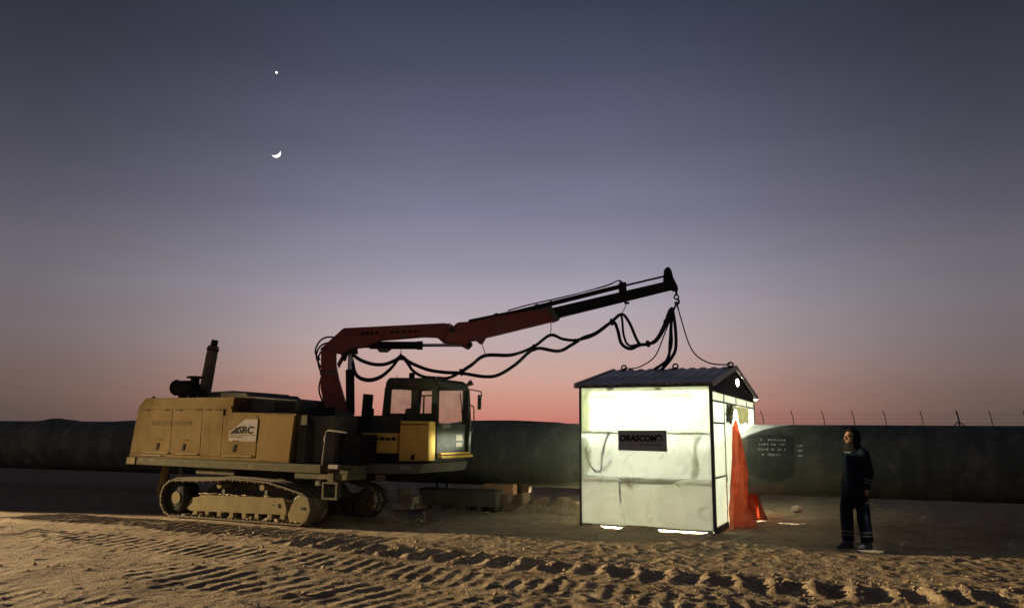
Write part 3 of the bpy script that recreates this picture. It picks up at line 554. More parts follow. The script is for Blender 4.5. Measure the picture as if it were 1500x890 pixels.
part('roof_tag', M_pale, lambda q: q.box(1.885, 1.91, 1.33, 1.36, 2.66, 2.70), cab)
part('wiper', M_black, lambda q: q.tube([(1.975, 2.28, 1.86), (1.98, 2.22, 2.15), (1.985, 2.14, 2.42)], .010, 6).box(1.97, 2.0, 2.24, 2.30, 2.04, 2.12).box(1.97, 2.0, 2.26, 2.31, 1.90, 1.99), cab)

# --- crane, built in the vertical plane of its arm (s along the arm, w sideways, z up), slewed out over the shelter
BYAW = R(8.46)-MYAW
BM = Matrix.Translation((-.2, 1.25, 0)) @ Matrix.Rotation(BYAW, 4, 'Z')
def bp(name, m, fn, parent=carrier, smooth=None, bevel=0): return part(name, m, fn, parent, smooth, bevel, M=BM)
bp('crane_base', M_dark, lambda q: q.lathe((-.05, 0, 1.06), (0, 0, 1), [(0, .42), (.5, .42), (.55, .36), (.95, .32), (1.0, .28)], 28), smooth=35)
bp('crane_column', M_red, lambda q: q.prism([(-.41,3.26),(-.395,2.86),(-.385,2.5),(-.30,2.15),(-.30,1.95),(.22,1.95),(.14,2.12),(.08,2.3),(-.05,2.7),(-.115,2.97),(-.13,3.26)], -.16, .16), bevel=.02)
bp('column_strap', M_dark, lambda q: q.box(-.41, -.08, -.172, .172, 2.76, 2.80), bevel=.004)
boom = bp('main_boom', M_red, lambda q: q.prism([(-.44,3.26),(-.25,3.44),(0,3.69),(2.0,3.85),(2.16,3.79),(2.2,3.6),(2.0,3.46),(1.88,3.565),(1.62,3.57),(.75,3.475),(.48,3.335),(.22,3.30),(.04,3.18),(-.14,3.20)], -.13, .13), bevel=.018)
bp('boom_print', M_ink, lambda q: [q.prism([(.335+.095*k,3.545+.008*k),(.40+.095*k,3.55+.008*k),(.415+.095*k,3.625+.008*k),(.35+.095*k,3.62+.008*k)], -.134, -.131) for k in range(4)], boom)
bp('boom_print_tick', M_fade, lambda q: q.prism([(.77,3.56),(.80,3.56),(.83,3.67),(.80,3.67)], -.134, -.131), boom)
bp('boom_print', M_ink, lambda q: [q.prism([(.90+.12*k,3.60+.009*k),(.98+.12*k,3.607+.009*k),(1.0+.12*k,3.66+.009*k),(.92+.12*k,3.653+.009*k)], -.134, -.131) for k in range(5)], boom)
for a, w in ((.12, .10), (1.72, .14)): bp('boom_stiffener', M_red, lambda q: q.prism([(a, 3.52+.07*a), (a+w, 3.52+.07*a), (a+w, 3.66+.085*a), (a, 3.66+.085*a)], -.140, -.131), boom, bevel=.003)
for a in (2.75, 3.3, 3.9): bp('jib_bracket', M_red, lambda q: q.prism([(a, 3.86+.20*(a-2.6)), (a+.06, 3.87+.20*(a-2.6)), (a+.06, 3.60+.235*(a-2.6)), (a, 3.585+.235*(a-2.6))], -.137, -.126), carrier)
lc = bp('lift_cylinder', M_black, lambda q: q.tube([(.20, 0, 2.0), (.155, 0, 2.88)], .085, 20), smooth=40)
bp('lift_cylinder_rod', M_chrome, lambda q: q.tube([(.155, 0, 2.88), (.155, 0, 3.26)], .048, 18), lc, smooth=40)
bp('lift_bracket', M_black, lambda q: q.prism([(-.05,3.22),(.02,3.05),(.06,3.05),(.1,3.18),(.3,3.2),(.28,3.33),(-.05,3.3)], -.10, .10), boom, bevel=.01)
bp('link_bar', M_red, lambda q: q.prism([(-.10,2.98),(-.06,2.90),(.07,3.17),(.02,3.24)], -.05, .05), boom, bevel=.01)
hc = bp('jib_cylinder', M_black, lambda q: q.tube([(.52, 0, 3.375), (1.56, 0, 3.395)], .078, 20).box(.46, .7, -.12, .12, 3.33, 3.45), smooth=40)
bp('jib_cylinder_rod', M_chrome, lambda q: q.tube([(1.56, 0, 3.40), (2.54, 0, 3.425)], .032, 14), hc, smooth=40)
bp('jib_cylinder_collar', M_black, lambda q: q.tube([(1.46, 0, 3.393), (1.575, 0, 3.395)], .088, 20), hc, smooth=40)
bp('cylinder_bracket', M_dark, lambda q: q.prism([(.66,3.31),(.72,3.24),(.88,3.24),(.96,3.31)], -.06, .06), hc, bevel=.008)
kn = bp('knuckle', M_red, lambda q: q.prism([(1.98,3.47),(2.05,3.62),(2.16,3.74),(2.34,3.66),(2.50,3.50),(2.56,3.40),(2.47,3.36),(2.3,3.44)], -.17, .17), bevel=.015)
bp('knuckle_pin', M_black, lambda q: q.tube([(2.505, -.2, 3.415), (2.505, .2, 3.415)], .062, 18).tube([(2.16, -.19, 3.70), (2.16, .19, 3.70)], .055, 18), kn, smooth=40)
jib = bp('jib', M_red, lambda q: q.prism([(2.16,3.77),(2.29,3.865),(2.53,3.885),(2.97,4.01),(4.17,4.245),(4.355,3.985),(2.97,3.61),(2.85,3.58),(2.66,3.52),(2.53,3.50),(2.3,3.62)], -.125, .125), bevel=.015)
bp('jib_collar', M_dark, lambda q: q.prism([(4.08,4.245),(4.20,4.27),(4.38,3.99),(4.27,3.945)], -.14, .14), jib, bevel=.008)
bp('hose_lug', M_red, lambda q: q.prism([(2.64,3.53),(2.74,3.45),(2.79,3.45),(2.87,3.59)], -.03, .03), jib, bevel=.006)
bp('jib_extension', M_black, lambda q: q.prism([(4.10,4.205),(6.76,4.905),(6.90,4.735),(4.34,4.03)], -.10, .10), bevel=.01)
ec = bp('extension_cylinder', M_black, lambda q: q.tube([(2.50, 0, 3.90), (3.5, 0, 4.135), (5.78, 0, 4.775)], [.05, .052, .048], 16).box(5.70, 5.83, -.07, .07, 4.62, 4.84), smooth=40)
bp('extension_rod', M_black, lambda q: q.tube([(5.78, 0, 4.77), (6.75, 0, 5.03)], .022, 12), ec, smooth=40)
for a in (3.05, 3.9, 4.2): bp('cylinder_stay', M_black, lambda q: q.prism([(a-.05, 3.87+(a-2.53)*.245), (a+.05, 3.89+(a-2.53)*.245), (a+.03, 3.97+(a-2.53)*.257), (a-.03, 3.95+(a-2.53)*.257)], -.06, .06), ec)
for k, off in enumerate((.03, -.03)): bp('hydraulic_line', M_rubber, lambda q: q.tube(smooth_path([(3.3, off, 4.16), (3.75, off, 4.30), (4.6, off, 4.52), (5.4, off, 4.77-.02*k), (5.66, off, 4.88), (5.76, off, 4.84)], 4), .010, 6), ec, smooth=40)
head = bp('boom_head', M_black, lambda q: q.prism([(6.68,4.88),(6.705,5.15),(6.74,5.21),(6.79,5.215),(6.84,5.14),(6.88,4.98),(6.97,4.80),(6.98,4.70),(6.88,4.70)], -.07, .07), bevel=.015)
bp('shackle', M_black, lambda q: q.tube([(6.955, 0, 4.72), (6.955, 0, 4.60)], .026, 10).tube([(6.955+.05*math.cos(t), 0, 4.57+.05*math.sin(t)) for t in [k*math.pi/8 for k in range(17)]], .016, 8), head, smooth=40)
hook = bp('crane_hook', M_black, lambda q: q.tube([(6.955, 0, 4.54)]+[(6.955+.055*math.cos(t), 0, 4.475+.055*math.sin(t)) for t in [math.pi/2-k*.30 for k in range(16)]], [.022]*12+[.02, .016, .012, .008, .005], 10), head, smooth=40)
for k, pts in enumerate((((-.42,3.05),(-.52,3.2),(-.46,3.40),(-.32,3.50),(-.12,3.50)), ((-.40,2.9),(-.50,3.1),(-.47,3.28),(-.36,3.38),(-.2,3.40)), ((-.38,2.75),(-.47,3.0),(-.44,3.2),(-.33,3.3),(-.2,3.32)), ((-.33,2.2),(-.43,2.45),(-.41,2.7),(-.36,2.8)))):
    bp('hydraulic_hose', M_rubber, lambda q: q.tube(smooth_path([(a, -.10+.07*k, b) for a, b in pts], 5), .017, 8), smooth=40)
for k, pts in enumerate((((2.0,3.82),(2.10,3.84),(2.18,3.79),(2.26,3.78)), ((2.2,3.80),(2.28,3.87),(2.40,3.885),(2.55,3.90)), ((2.02,3.80),(2.14,3.74),(2.28,3.80),(2.45,3.89)))):
    bp('knuckle_hose', M_rubber, lambda q: q.tube(smooth_path([(a, -.06+.06*k, b) for a, b in pts], 5), .014, 8), smooth=40)
bp('far_lug', M_black, lambda q: q.box(5.80, 5.90, -.02, .02, 4.385, 4.43), jib)

# ================================================================== cables slung under the arm
P0 = mw(-.2, 1.25)
cabs = empty('cable_bundle', P0, R(8.46)); tag(cabs, 'thick black cables looping beneath the crane arm down to the shelter roof', 'cable')
CA = [(.2,3.17),(.38,3.06),(.62,2.99),(.85,3.0),(1.05,3.09),(1.16,3.16),(1.32,3.05),(1.67,2.91),(2.01,2.86),(2.36,2.85),(2.83,2.79),(3.12,2.83),(3.47,3.05),(3.87,3.38),(4.35,3.34),(4.61,3.46),(4.88,3.63),(5.16,3.74),(5.52,3.98),(5.63,3.83),(5.7,3.54),(5.89,3.43),(6.1,3.51),(6.28,3.54),(6.46,3.61),(6.63,3.86),(6.8,4.24),(6.84,4.30),(6.9,3.9),(6.9,3.49),(6.8,3.27),(6.57,3.0)]
CB = [(.18,3.03),(.28,2.77),(.49,2.67),(.73,2.72),(.95,2.91),(1.14,3.15),(1.27,3.05),(1.4,2.88),(1.6,2.77),(1.88,2.75),(2.16,2.77),(2.57,3.03),(2.85,3.23),(3.4,3.25),(3.84,3.42),(4.2,3.68),(4.46,3.60),(4.76,3.59),(5.14,3.71),(5.52,4.0),(5.73,4.16),(5.9,3.99),(6.1,3.57),(6.27,3.54),(6.46,3.63),(6.62,3.87),(6.77,4.22),(6.83,4.28),(6.81,3.9),(6.78,3.56),(6.72,3.23),(6.42,3.01)]
CC = [(.19,3.1),(.28,2.80),(.49,2.70),(.73,2.75),(.93,2.91),(1.14,3.13),(1.32,3.04),(1.74,2.90),(2.08,2.86),(2.33,2.86),(2.57,3.01),(2.85,3.21),(3.4,3.24),(3.84,3.43),(4.2,3.67),(4.46,3.62),(4.76,3.6),(5.14,3.72),(5.52,4.01),(5.73,4.15),(5.78,3.73),(5.89,3.51),(6.13,3.54),(6.31,3.55),(6.49,3.64),(6.65,3.87),(6.79,4.25),(6.86,4.29),(6.84,3.9),(6.82,3.49),(6.61,3.0)]
for k, pts in enumerate((CA, CB, CC)):
    rr = random.Random(k); part('cable', M_rubber, lambda q: q.tube(smooth_path([(a, (-.05, .0, .05)[k]+rr.uniform(-.02, .02), b) for a, b in pts], 5), (.036, .031, .025)[k], 10), cabs, smooth=60)
for a, b in (((1.14,3.31),(1.14,3.16)), ((2.765,3.47),(2.85,3.23)), ((4.21,3.95),(4.2,3.68)), ((5.85,4.41),(5.73,4.16))):
    part('hanger_wire', M_rubber, lambda q: q.tube([(a[0], 0, a[1]), ((a[0]+b[0])/2+.012, .01, (a[1]+b[1])/2), (b[0], 0, b[1])], .008, 6), cabs)
for s, z in ((5.52, 3.985), (3.86, 3.40), (6.30, 3.545), (2.36, 2.865), (1.15, 3.15), (6.70, 4.0)):
    part('tie_band', M_rubber, lambda q: q.tube([(s-.02, 0, z), (s+.02, 0, z+.01)], .075, 10), cabs, smooth=40)
def sling(pts, label):
    o = empty('lifting_sling', P0, R(8.46)); tag(o, label, 'sling', 'slings between hook and roof')
    part('wire_rope', M_rubber, lambda q: q.tube(smooth_path(pts, 6), [.020]*3+[.014]*(6*(len(pts)-1)-2), 8), o, smooth=60)
    part('rope_eye', M_rubber, lambda q: q.tube([(pts[0][0]+.03*math.cos(t), pts[0][1], pts[0][2]-.02+.04*math.sin(t)) for t in [k*math.pi/6 for k in range(13)]], .011, 6), o, smooth=60)
sling([(6.955, 0, 4.45), (6.71, .13, 3.77), (6.53, .22, 3.32), (6.27, .36, 3.11), (6.08, .47, 3.06), (5.93, .54, 3.07)], 'thin sling running from the crane hook to the left roof ring')
sling([(6.955, 0, 4.45), (7.03, -.07, 4.05), (7.14, -.16, 3.56), (7.26, -.26, 3.3), (7.45, -.42, 3.14), (7.64, -.58, 3.09), (7.8, -.71, 3.09)], 'slack sling curving from the crane hook to the right roof ring')

# ================================================================== lit welding shelter over the pipe
tent = empty('welding_shelter', TENT, TYAW); tag(tent, 'glowing white sheeted shelter with grey corrugated roof hung from the crane', 'shelter')
W, D, RV, RZ, EZ = 2.46, 4.95, 2.30, 3.03, 2.565
def tp(name, m, fn, parent=tent, smooth=None, bevel=0, solid=0): return part(name, m, fn, parent, smooth, bevel, solid=solid)
def wr(a, b, s, amp): return amp*(float(vnoise(np.array([a*5.]), np.array([b*5.]), s)[0]) + .5*float(vnoise(np.array([a*13.]), np.array([b*11.]), s+1)[0]))
def wall(name, m, u0, u1, z0, z1, v, seed, bot=None, top=None, amp=.010, nu=48, nz=24, off=0.):
    def f(a, b):
        u = u0+(u1-u0)*a; lo = z0+(bot(a) if bot else 0); hi_ = z1+(top(a) if top else 0); z = lo+(hi_-lo)*b; e = min(1, 12*min(a, 1-a, b+.05, 1.05-b))
        return (u, v+off+wr(u, z, seed, amp)*e, z)
    return tp(name, m, lambda q: q.sheet(f, nu, nz), smooth=80, solid=.002)
# roof
def roof_f(v0, z0, v1, z1):
    def f(a, b):
        u = -W-.08+(W+.16)*a; s = math.sin(2*math.pi*u/.22); return (u, v0+(v1-v0)*b, z0+(z1-z0)*b + .011*(1 if s > .25 else (-1 if s < -.25 else s*4)))
    return f
tp('roof_sheet', M_roof, lambda q: q.sheet(roof_f(-.09, EZ+.005, RV, RZ), 140, 2), smooth=25, solid=.006)
tp('roof_sheet', M_roof, lambda q: q.sheet(roof_f(RV+.001, RZ, D+.22, EZ-.04), 140, 2), smooth=25, solid=.006)
tp('eave_trim', M_frame, lambda q: q.box(-W-.07, .04, -.07, -.03, EZ-.05, EZ+.022), bevel=.004)
tp('eave_trim', M_frame, lambda q: q.box(-W-.07, .06, D+.12, D+.16, EZ-.11, EZ-.075), bevel=.004)
for nm_u in (-W-.085, .045):
    tp('barge_board', M_roof, lambda q: q.prism([(0, 0), (1, 0), (1, 1)], 0, 0) if False else q.add([(nm_u, -.10, EZ-.05), (nm_u+.03, -.10, EZ-.05), (nm_u+.03, RV, RZ-.055), (nm_u, RV, RZ-.055), (nm_u, -.10, EZ+.04), (nm_u+.03, -.10, EZ+.04), (nm_u+.03, RV, RZ+.035), (nm_u, RV, RZ+.035)],
        [(0,3,2,1),(4,5,6,7),(0,1,5,4),(1,2,6,5),(2,3,7,6),(3,0,4,7)]))
    tp('barge_board', M_roof, lambda q: q.add([(nm_u, RV+.001, RZ-.055), (nm_u+.03, RV+.001, RZ-.055), (nm_u+.03, D+.23, EZ-.10), (nm_u, D+.23, EZ-.10), (nm_u, RV+.001, RZ+.035), (nm_u+.03, RV+.001, RZ+.035), (nm_u+.03, D+.23, EZ-.01), (nm_u, D+.23, EZ-.01)],
        [(0,3,2,1),(4,5,6,7),(0,1,5,4),(1,2,6,5),(2,3,7,6),(3,0,4,7)]))
def gable(u, hole):
    bm = bmesh.new(); ed = []
    def loop(pts):
        vs = [bm.verts.new((u, a, b)) for a, b in pts]
        for i in range(len(vs)): ed.append(bm.edges.new((vs[i], vs[(i+1) % len(vs)])))
    loop([(0, 2.43), (D, 2.40), (D+.05, EZ+.004), (RV, RZ+.004), (-.02, EZ+.020)])
    if hole: loop([(2.78+.20*math.cos(t), 2.74+.085*math.sin(t)) for t in [k*math.pi/8 for k in range(16)]])
    bmesh.ops.triangle_fill(bm, edges=ed, use_beauty=True)
    me = bpy.data.meshes.new('gable_panel'); bm.to_mesh(me); bm.free(); o = bpy.data.objects.new('gable_panel', me); COL.objects.link(o); me.materials.append(M_gable); o.parent = tent
    q = o.modifiers.new('thickness', 'SOLIDIFY'); q.thickness = .004; q.offset = 0
gable(0.0, True); gable(-W, False)
for u in (-2.30, -1.18, -.05):
    tp('roof_ring', M_black, lambda q: q.tube([(u+.055*math.cos(t), RV, RZ+.045+.055*math.sin(t)) for t in [k*math.pi/8 for k in range(17)]], .017, 8).box(u-.05, u+.05, RV-.04, RV+.04, RZ+.0, RZ+.03), smooth=40)
# frame
tp('corner_post', M_frame, lambda q: q.box(-.045, .010, -.022, .045, .0, 2.55), bevel=.006)
tp('corner_post', M_frame, lambda q: q.box(-W-.012, -W+.03, -.022, .04, .0, 2.55), bevel=.006)
tp('corner_post', M_frame, lambda q: q.box(-.04, .012, D-.04, D+.012, .0, 2.45), bevel=.006); tp('corner_post', M_frame, lambda q: q.box(-W-.012, -W+.04, D-.04, D+.012, .0, 2.45), bevel=.006)
tp('sill_rail', M_frame, lambda q: q.box(-W, -.055, -.012, .022, .024, .050), bevel=.004)
tp('mid_rail', M_frame, lambda q: q.box(-W, -.055, .03, .055, .872, .897), bevel=.003); tp('mid_rail', M_frame, lambda q: q.box(-W, -.055, .03, .055, 1.70, 1.722), bevel=.003)
tp('top_rail', M_frame, lambda q: q.box(-W, -.055, .0, .035, 2.515, 2.545), bevel=.003)
# front sheets
ra = random.Random(5)
rag = [ra.uniform(-.012, .012) for _ in range(60)]
def ragged(a): i = a*58; k = int(i); t = i-k; return rag[k]*(1-t)+rag[k+1]*t
up = wall('upper_sheet', M_sheetU, -W+.028, -.040, 1.675, 2.53, -.006, 101, bot=lambda a: ragged(a)*.6, amp=.006)
tp('sheet_hem', M_sheetM, lambda q: q.sheet(lambda a, b: (-W+.03+a*(W-.085), .006, 2.545-(.095+ragged(a)*.8)*b), 50, 2), up, solid=.001)
tp('sheet_hem', M_sheetU, lambda q: q.sheet(lambda a, b: (-W+.03+(.16+ragged(b)*2)*a, .008, 1.70+b*.74), 2, 30), up, solid=.001)
for u, w in ((-1.86, .09), (-.96, .085)):
    tp('clamp_plate', M_frame, lambda q: q.prism([(u-w, 2.535), (u+w, 2.535), (u+w*.55, 2.46), (u-w*.3, 2.45)], .012, .018), up)
mid = wall('middle_sheet', M_sheetM, -W+.028, -.040, .895, 1.70, -.016, 111, top=lambda a: ragged(a)*1.4+.012*math.sin(a*9), bot=lambda a: -.03*math.exp(-((a-.55)/.2)**2)-.07*sstep(.28, .36, np.float64(a))*(1-sstep(.70, .76, np.float64(a))), amp=.016)
low = wall('lower_sheet', M_sheetL, -W+.028, -.040, .042, .905, -.008, 121, amp=.013)
tp('slack_fold', M_sheetU, lambda q: q.sheet(lambda a, b: (-.42+(.10+.05*math.sin(b*7))*a+.10*b, .010+.02*math.sin(a*6), .95+.70*b), 10, 12), mid, solid=.001)
tp('slack_fold', M_sheetU, lambda q: q.sheet(lambda a, b: (-2.42+(.10+.10*math.sin(b*3.1))*a, .012+.015*math.sin(a*7), .92+.70*b), 8, 12), mid, solid=.001)
for pts, r in (([(-1.86,1.69),(-1.90,1.66),(-1.97,1.5),(-2.01,1.32),(-2.03,1.1),(-2.06,1.0)], .016), ([(-2.36,1.42),(-2.31,1.22),(-2.22,1.05),(-2.12,.99),(-1.99,1.04),(-1.90,1.13),(-1.84,1.21)], .011), ([(-1.68,.45),(-1.69,.65),(-1.69,.79),(-1.62,.815),(-1.52,.78),(-1.44,.70)], .012)):
    tp('cable_behind_sheet', M_rubber, lambda q: q.tube(smooth_path([(a, .004, b) for a, b in pts], 5), r*1.15, 8), smooth=60)
# sign
sign = tp('sign_board', M_sign, lambda q: q.prism([(-1.70,1.378),(-.80,1.37),(-.806,1.745),(-1.70,1.737)], -.062, -.046), bevel=.003)
vs, fs = text_mb('ORASCOM', .150, .16, .0075, 'LEFT', .002)
wmax = max(v[0] for v in vs); k = .70/wmax
tp('lettering', M_ink, lambda q: q.add([(-1.675+x*k, -.0655-z, 1.548+y) for x, y, z in vs], fs), sign)
tp('emblem', M_ink, lambda q: q.tube([(-.94+.055*math.cos(t), -.066, 1.60+.05*math.sin(t)) for t in [R(-20)+kk*R(200)/10 for kk in range(11)]], [.004+.012*math.sin(math.pi*kk/10) for kk in range(11)], 6).tube([(-.965, -.066, 1.565), (-.90, -.066, 1.56), (-.86, -.066, 1.585)], [.004, .010, .003], 6), sign)
tp('small_print', M_ink, lambda q: [q.box(-1.30+.052*i, -1.30+.052*i+.04, -.0665, -.0625, 1.478, 1.494) for i in range(8)], sign)
# right end wall, open round the pipe
def side(name, m, v0, v1, z0, z1, seed, u=-.012, amp=.006, nu=12, nz=14, par=tent, bot=None):
    return tp(name, m, lambda q: q.sheet(lambda a, b: (u+wr(v0+(v1-v0)*a, b*2, seed, amp), v0+(v1-v0)*a, (z0+(bot(a) if bot else 0))*(1-b)+z1*b), nu, nz), par, smooth=80, solid=.002)
for i, (a, b) in enumerate(((.035, 1.15), (1.16, 2.50), (2.51, 3.84), (3.85, 4.935))): side('fanlight_sheet', M_sheetL, a, b, 2.278, 2.440, 130+i)
tp('cross_rail', M_frame, lambda q: q.box(-.02, .012, .055, D-.04, 2.255, 2.285), bevel=.003)
for v in (1.155, 2.505, 3.845): tp('fanlight_bar', M_frame, lambda q: q.box(-.01, .006, v-.012, v+.012, 2.285, 2.43))
tp('side_sill', M_frame, lambda q: q.box(-.02, .012, .055, 1.9, -.08, .070), bevel=.004)
for i, (a, b) in enumerate(((.105, .915), (.945, 1.865), (1.90, 2.25))): side('side_sheet', M_sheetS, .035, 1.148, a-.012, b+.012, 140+i)
for z in (.93, 1.882, .085): tp('side_bar', M_frame, lambda q: q.box(-.012, .01, .055, 1.14, z-.014, z+.014))
tp('side_post', M_pale, lambda q: q.box(-.015, .006, 1.14, 1.165, .02, 2.255), bevel=.002)
side('white_curtain', M_sheetS, 1.150, 1.98, -.06, 2.262, 150, u=.004, amp=.02, nu=16, nz=20)
side('pipe_skirt', M_orange, 1.90, 3.93, -.07, .60, 152, u=.03, amp=.03, nu=24, nz=8)
side('rear_curtain', M_sheetS, 3.22, 3.93, .5, 1.9, 154, u=-.03, amp=.02)
side('olive_curtain', M_curt, 1.20, 3.92, 1.86, 2.25, 160, u=.02, amp=.02, nu=30, nz=8, bot=lambda a: .30*math.exp(-((a-.38)/.10)**2)+.05*math.sin(a*17))
side('side_sheet', M_sheetS, 3.93, 4.935, -.06, 2.262, 170)
tp('side_post', M_frame, lambda q: q.box(-.015, .006, 3.915, 3.945, .02, 2.255), bevel=.002)
# left and rear walls
side('left_sheet', M_sheetM, .02, 1.75, .0, 2.43, 180, u=-W); side('left_sheet', M_sheetM, 3.45, 4.93, .0, 2.43, 182, u=-W); side('left_sheet', M_sheetM, 1.752, 3.448, 1.95, 2.43, 184, u=-W)
wall('rear_sheet', M_sheetM, -W+.04, -.04, .08, 2.42, D-.02, 190)
# lamps hanging inside
for k, (u, v, e) in enumerate(((-1.78, 1.0, 4000), (-.72, 1.0, 4000), (-.75, 4.2, 9000))):
    tp('shelter_lamp', M_pale, lambda q: q.box(u-.28, u+.28, v-.06, v+.06, 2.30, 2.34), bevel=.008)
    ld = bpy.data.lights.new('shelter_lamp_light', 'POINT'); ld.energy = e; ld.color = (.98, 1.0, .88); ld.shadow_soft_size = .07
    lo = bpy.data.objects.new('shelter_lamp_light', ld); COL.objects.link(lo); lo.parent = tent; lo.location = (u, v, 2.19)

# ================================================================== orange tarpaulins
ot = empty('orange_tarpaulin', TENT, TYAW); tag(ot, 'long orange tarpaulin hanging over the pipe to the ground at the shelter opening', 'tarpaulin')
def ftarp(a, b):
    t = 1-b
    def pl(tab, z):
        for (x0, y0, z0), (x1, y1, z1) in zip(tab[:-1], tab[1:]):
            if z >= z1: k = (z-z0)/(z1-z0); return Vector((x0+(x1-x0)*k, y0+(y1-y0)*k, z))
        return Vector(tab[-1])
    z = 1.96*(1-t)+.012
    Lp = pl([(.05, 1.92, 1.972), (.04, 1.75, 1.86), (.05, 1.54, 1.5), (.07, 1.14, .88), (.08, .85, .41), (.10, .53, .012)], z); Rp = pl([(.09, 1.97, 1.972), (.12, 1.93, 1.86), (.21, 1.75, 1.5), (.26, 1.68, 1.22), (.31, 1.62, .97), (.35, 1.55, .62), (.39, 1.45, .32), (.52, 1.30, .012)], z)
    p = Lp.lerp(Rp, a); w = t**.8*math.sin(math.pi*a)
    f = .045*math.sin(a*11+2.2*t+1.3*math.sin(t*5))+.018*math.sin(a*29+1.1+4*t)+.05*float(vnoise(np.array([a*4.]), np.array([t*5.]), 201)[0])+.03*float(vnoise(np.array([a*9.]), np.array([t*11.]), 203)[0])
    return (p.x+.03*w+f*t*.9, p.y-.05*w-f*t*.5, p.z)
part('tarp_sheet', M_orange, lambda q: q.sheet(ftarp, 60, 50), ot, smooth=80, solid=.002)
part('tarp_hem', M_orange, lambda q: q.sheet(lambda a, b: (.08+a*.52+.03*math.sin(a*19), .62+a*.62-.12*b+.05*math.sin(a*13), .02+.03*math.sin(a*23)**2+.05*b*(1-b)), 40, 6), ot, smooth=80, solid=.002)
o2 = MB()
def ftarp2(a, b):
    t = 1-b; f = .03*math.sin(a*12+t)+.018*math.sin(a*25); return (.10+.10*t+a*(.17+.10*t)+.4*f, 2.55+.25*a+f*2.5, .62*(1-t)+.01)
o2.sheet(ftarp2, 30, 24); tq = o2.build('orange_tarpaulin', M_orange, smooth=80, solid=.002); tq.location = TENT; tq.rotation_euler = (0, 0, TYAW)
tag(tq, 'bright orange tarpaulin scrap glowing beneath the pipe beside the shelter', 'tarpaulin')

# ================================================================== timber, bin and bags between carrier and shelter
def beam(loc, rz, lx, ly, lz, m, label):
    q = MB(); q.box(-lx/2, lx/2, -ly/2, ly/2, 0, lz); o = q.build('timber_skid', m, bevel=.012); o.location = loc; o.rotation_euler = (0, 0, rz); tag(o, label, 'timber', 'timber skids under the pipe'); return o
PU = -5.05
beam(pw(PU-.02, -.36, .345), PYAW, .70, .24, .215, M_wood, 'orange brown timber skid lying on top of the crib under the pipe')
beam(pw(PU-.10, .30, .345), PYAW, 1.1, .24, .13, M_wood2, 'dark timber skid under the far side of the pipe')
beam(pw(PU+.22, -.05, .17), PYAW+R(90), 1.3, .16, .17, M_wood2, 'short timber skid end crossing the crib at its right')
beam(pw(PU-.17, -.05, .17), PYAW+R(90), 1.3, .16, .17, M_wood2, 'short timber skid end crossing the crib at its left')
beam(pw(PU+.06, -.42, 0), PYAW, 1.0, .22, .165, M_wood2, 'bottom timber skid lying flat on the soil under the crib')
beam(pw(PU+.52, -.40, .0), PYAW+R(80), .3, .22, .36, M_wood2, 'dark upright timber block at the right end of the crib')
bx = empty('steel_skid_box', (-1.12, 17.30, 0), R(-21)); tag(bx, 'low dark steel box on feet standing before the pipe beside the timbers', 'box')
part('box_body', M_dark, lambda q: q.box(-.92, .92, -.12, .30, .10, .42), bx, bevel=.012)
part('box_lid', M_deck, lambda q: q.box(-.94, .90, -.13, .31, .423, .45), bx, bevel=.006)
for a in (-.85, -.3, .25, .55, .84): part('box_foot', M_deck, lambda q: q.box(a-.05, a+.05, -.10, .28, 0, .10), bx, bevel=.004)
part('lifting_frame', M_black, lambda q: q.box(-.56, -.52, -.02, .02, .45, .66).box(-.32, -.28, -.02, .02, .45, .66).box(-.52, -.32, -.02, .02, .62, .66), bx, bevel=.004)
def plank(name, p0, p1, w, h, m, label):
    p0 = Vector(p0); p1 = Vector(p1); d = p1-p0; q = MB(); q.box(-d.length/2, d.length/2, -w/2, w/2, 0, h); o = q.build(name, m, bevel=.006); c = (p0+p1)/2; o.location = c; o.rotation_euler = (0, 0, math.atan2(d.y, d.x)); tag(o, label, 'plank')
plank('loose_plank', (-1.37, 17.0, .0), (-.46, 16.45, .0), .07, .05, M_wood2, 'thin dark plank lying on the soil in front of the steel box')
plank('pale_plank', (-10.9, 21.2, .30), (-10.2, 20.95, .30), .15, .05, M_pale, 'pale plank resting by the pipe behind the carrier tail')
def block(loc, rz, sx, sy, sz, m, label):
    q = MB(); q.box(-sx/2, sx/2, -sy/2, sy/2, 0, sz); o = q.build('timber_block', m, bevel=.012); o.location = loc; o.rotation_euler = (R(random.uniform(-3, 3)), R(random.uniform(-3, 3)), rz); tag(o, label, 'timber', 'timber offcuts behind the far crawler')
block((-2.34, 17.40, -.01), R(-12), .46, .26, .12, M_bag, 'pale timber block lowest of the small stack behind the far crawler')
block((-2.24, 17.42, .115), R(-30), .40, .24, .15, M_bag, 'pale timber block in the middle of the small stack behind the far crawler')
block((-2.33, 17.46, .27), R(5), .30, .22, .17, M_wood2, 'brown timber block on top of the small stack behind the far crawler')
block((-1.99, 17.60, -.01), R(25), .30, .26, .30, M_wood2, 'dark timber block standing right of the small stack')
q = MB(); q.blob((0, 0, .07), .13, .10, .09, 9, 2, .5); o = q.build('stone', M_stone, smooth=30); o.location = (6.28, 17.46, gz(6.28, 17.46)); tag(o, 'single pale stone on lit soil beyond the pipe right of the shelter', 'stone')

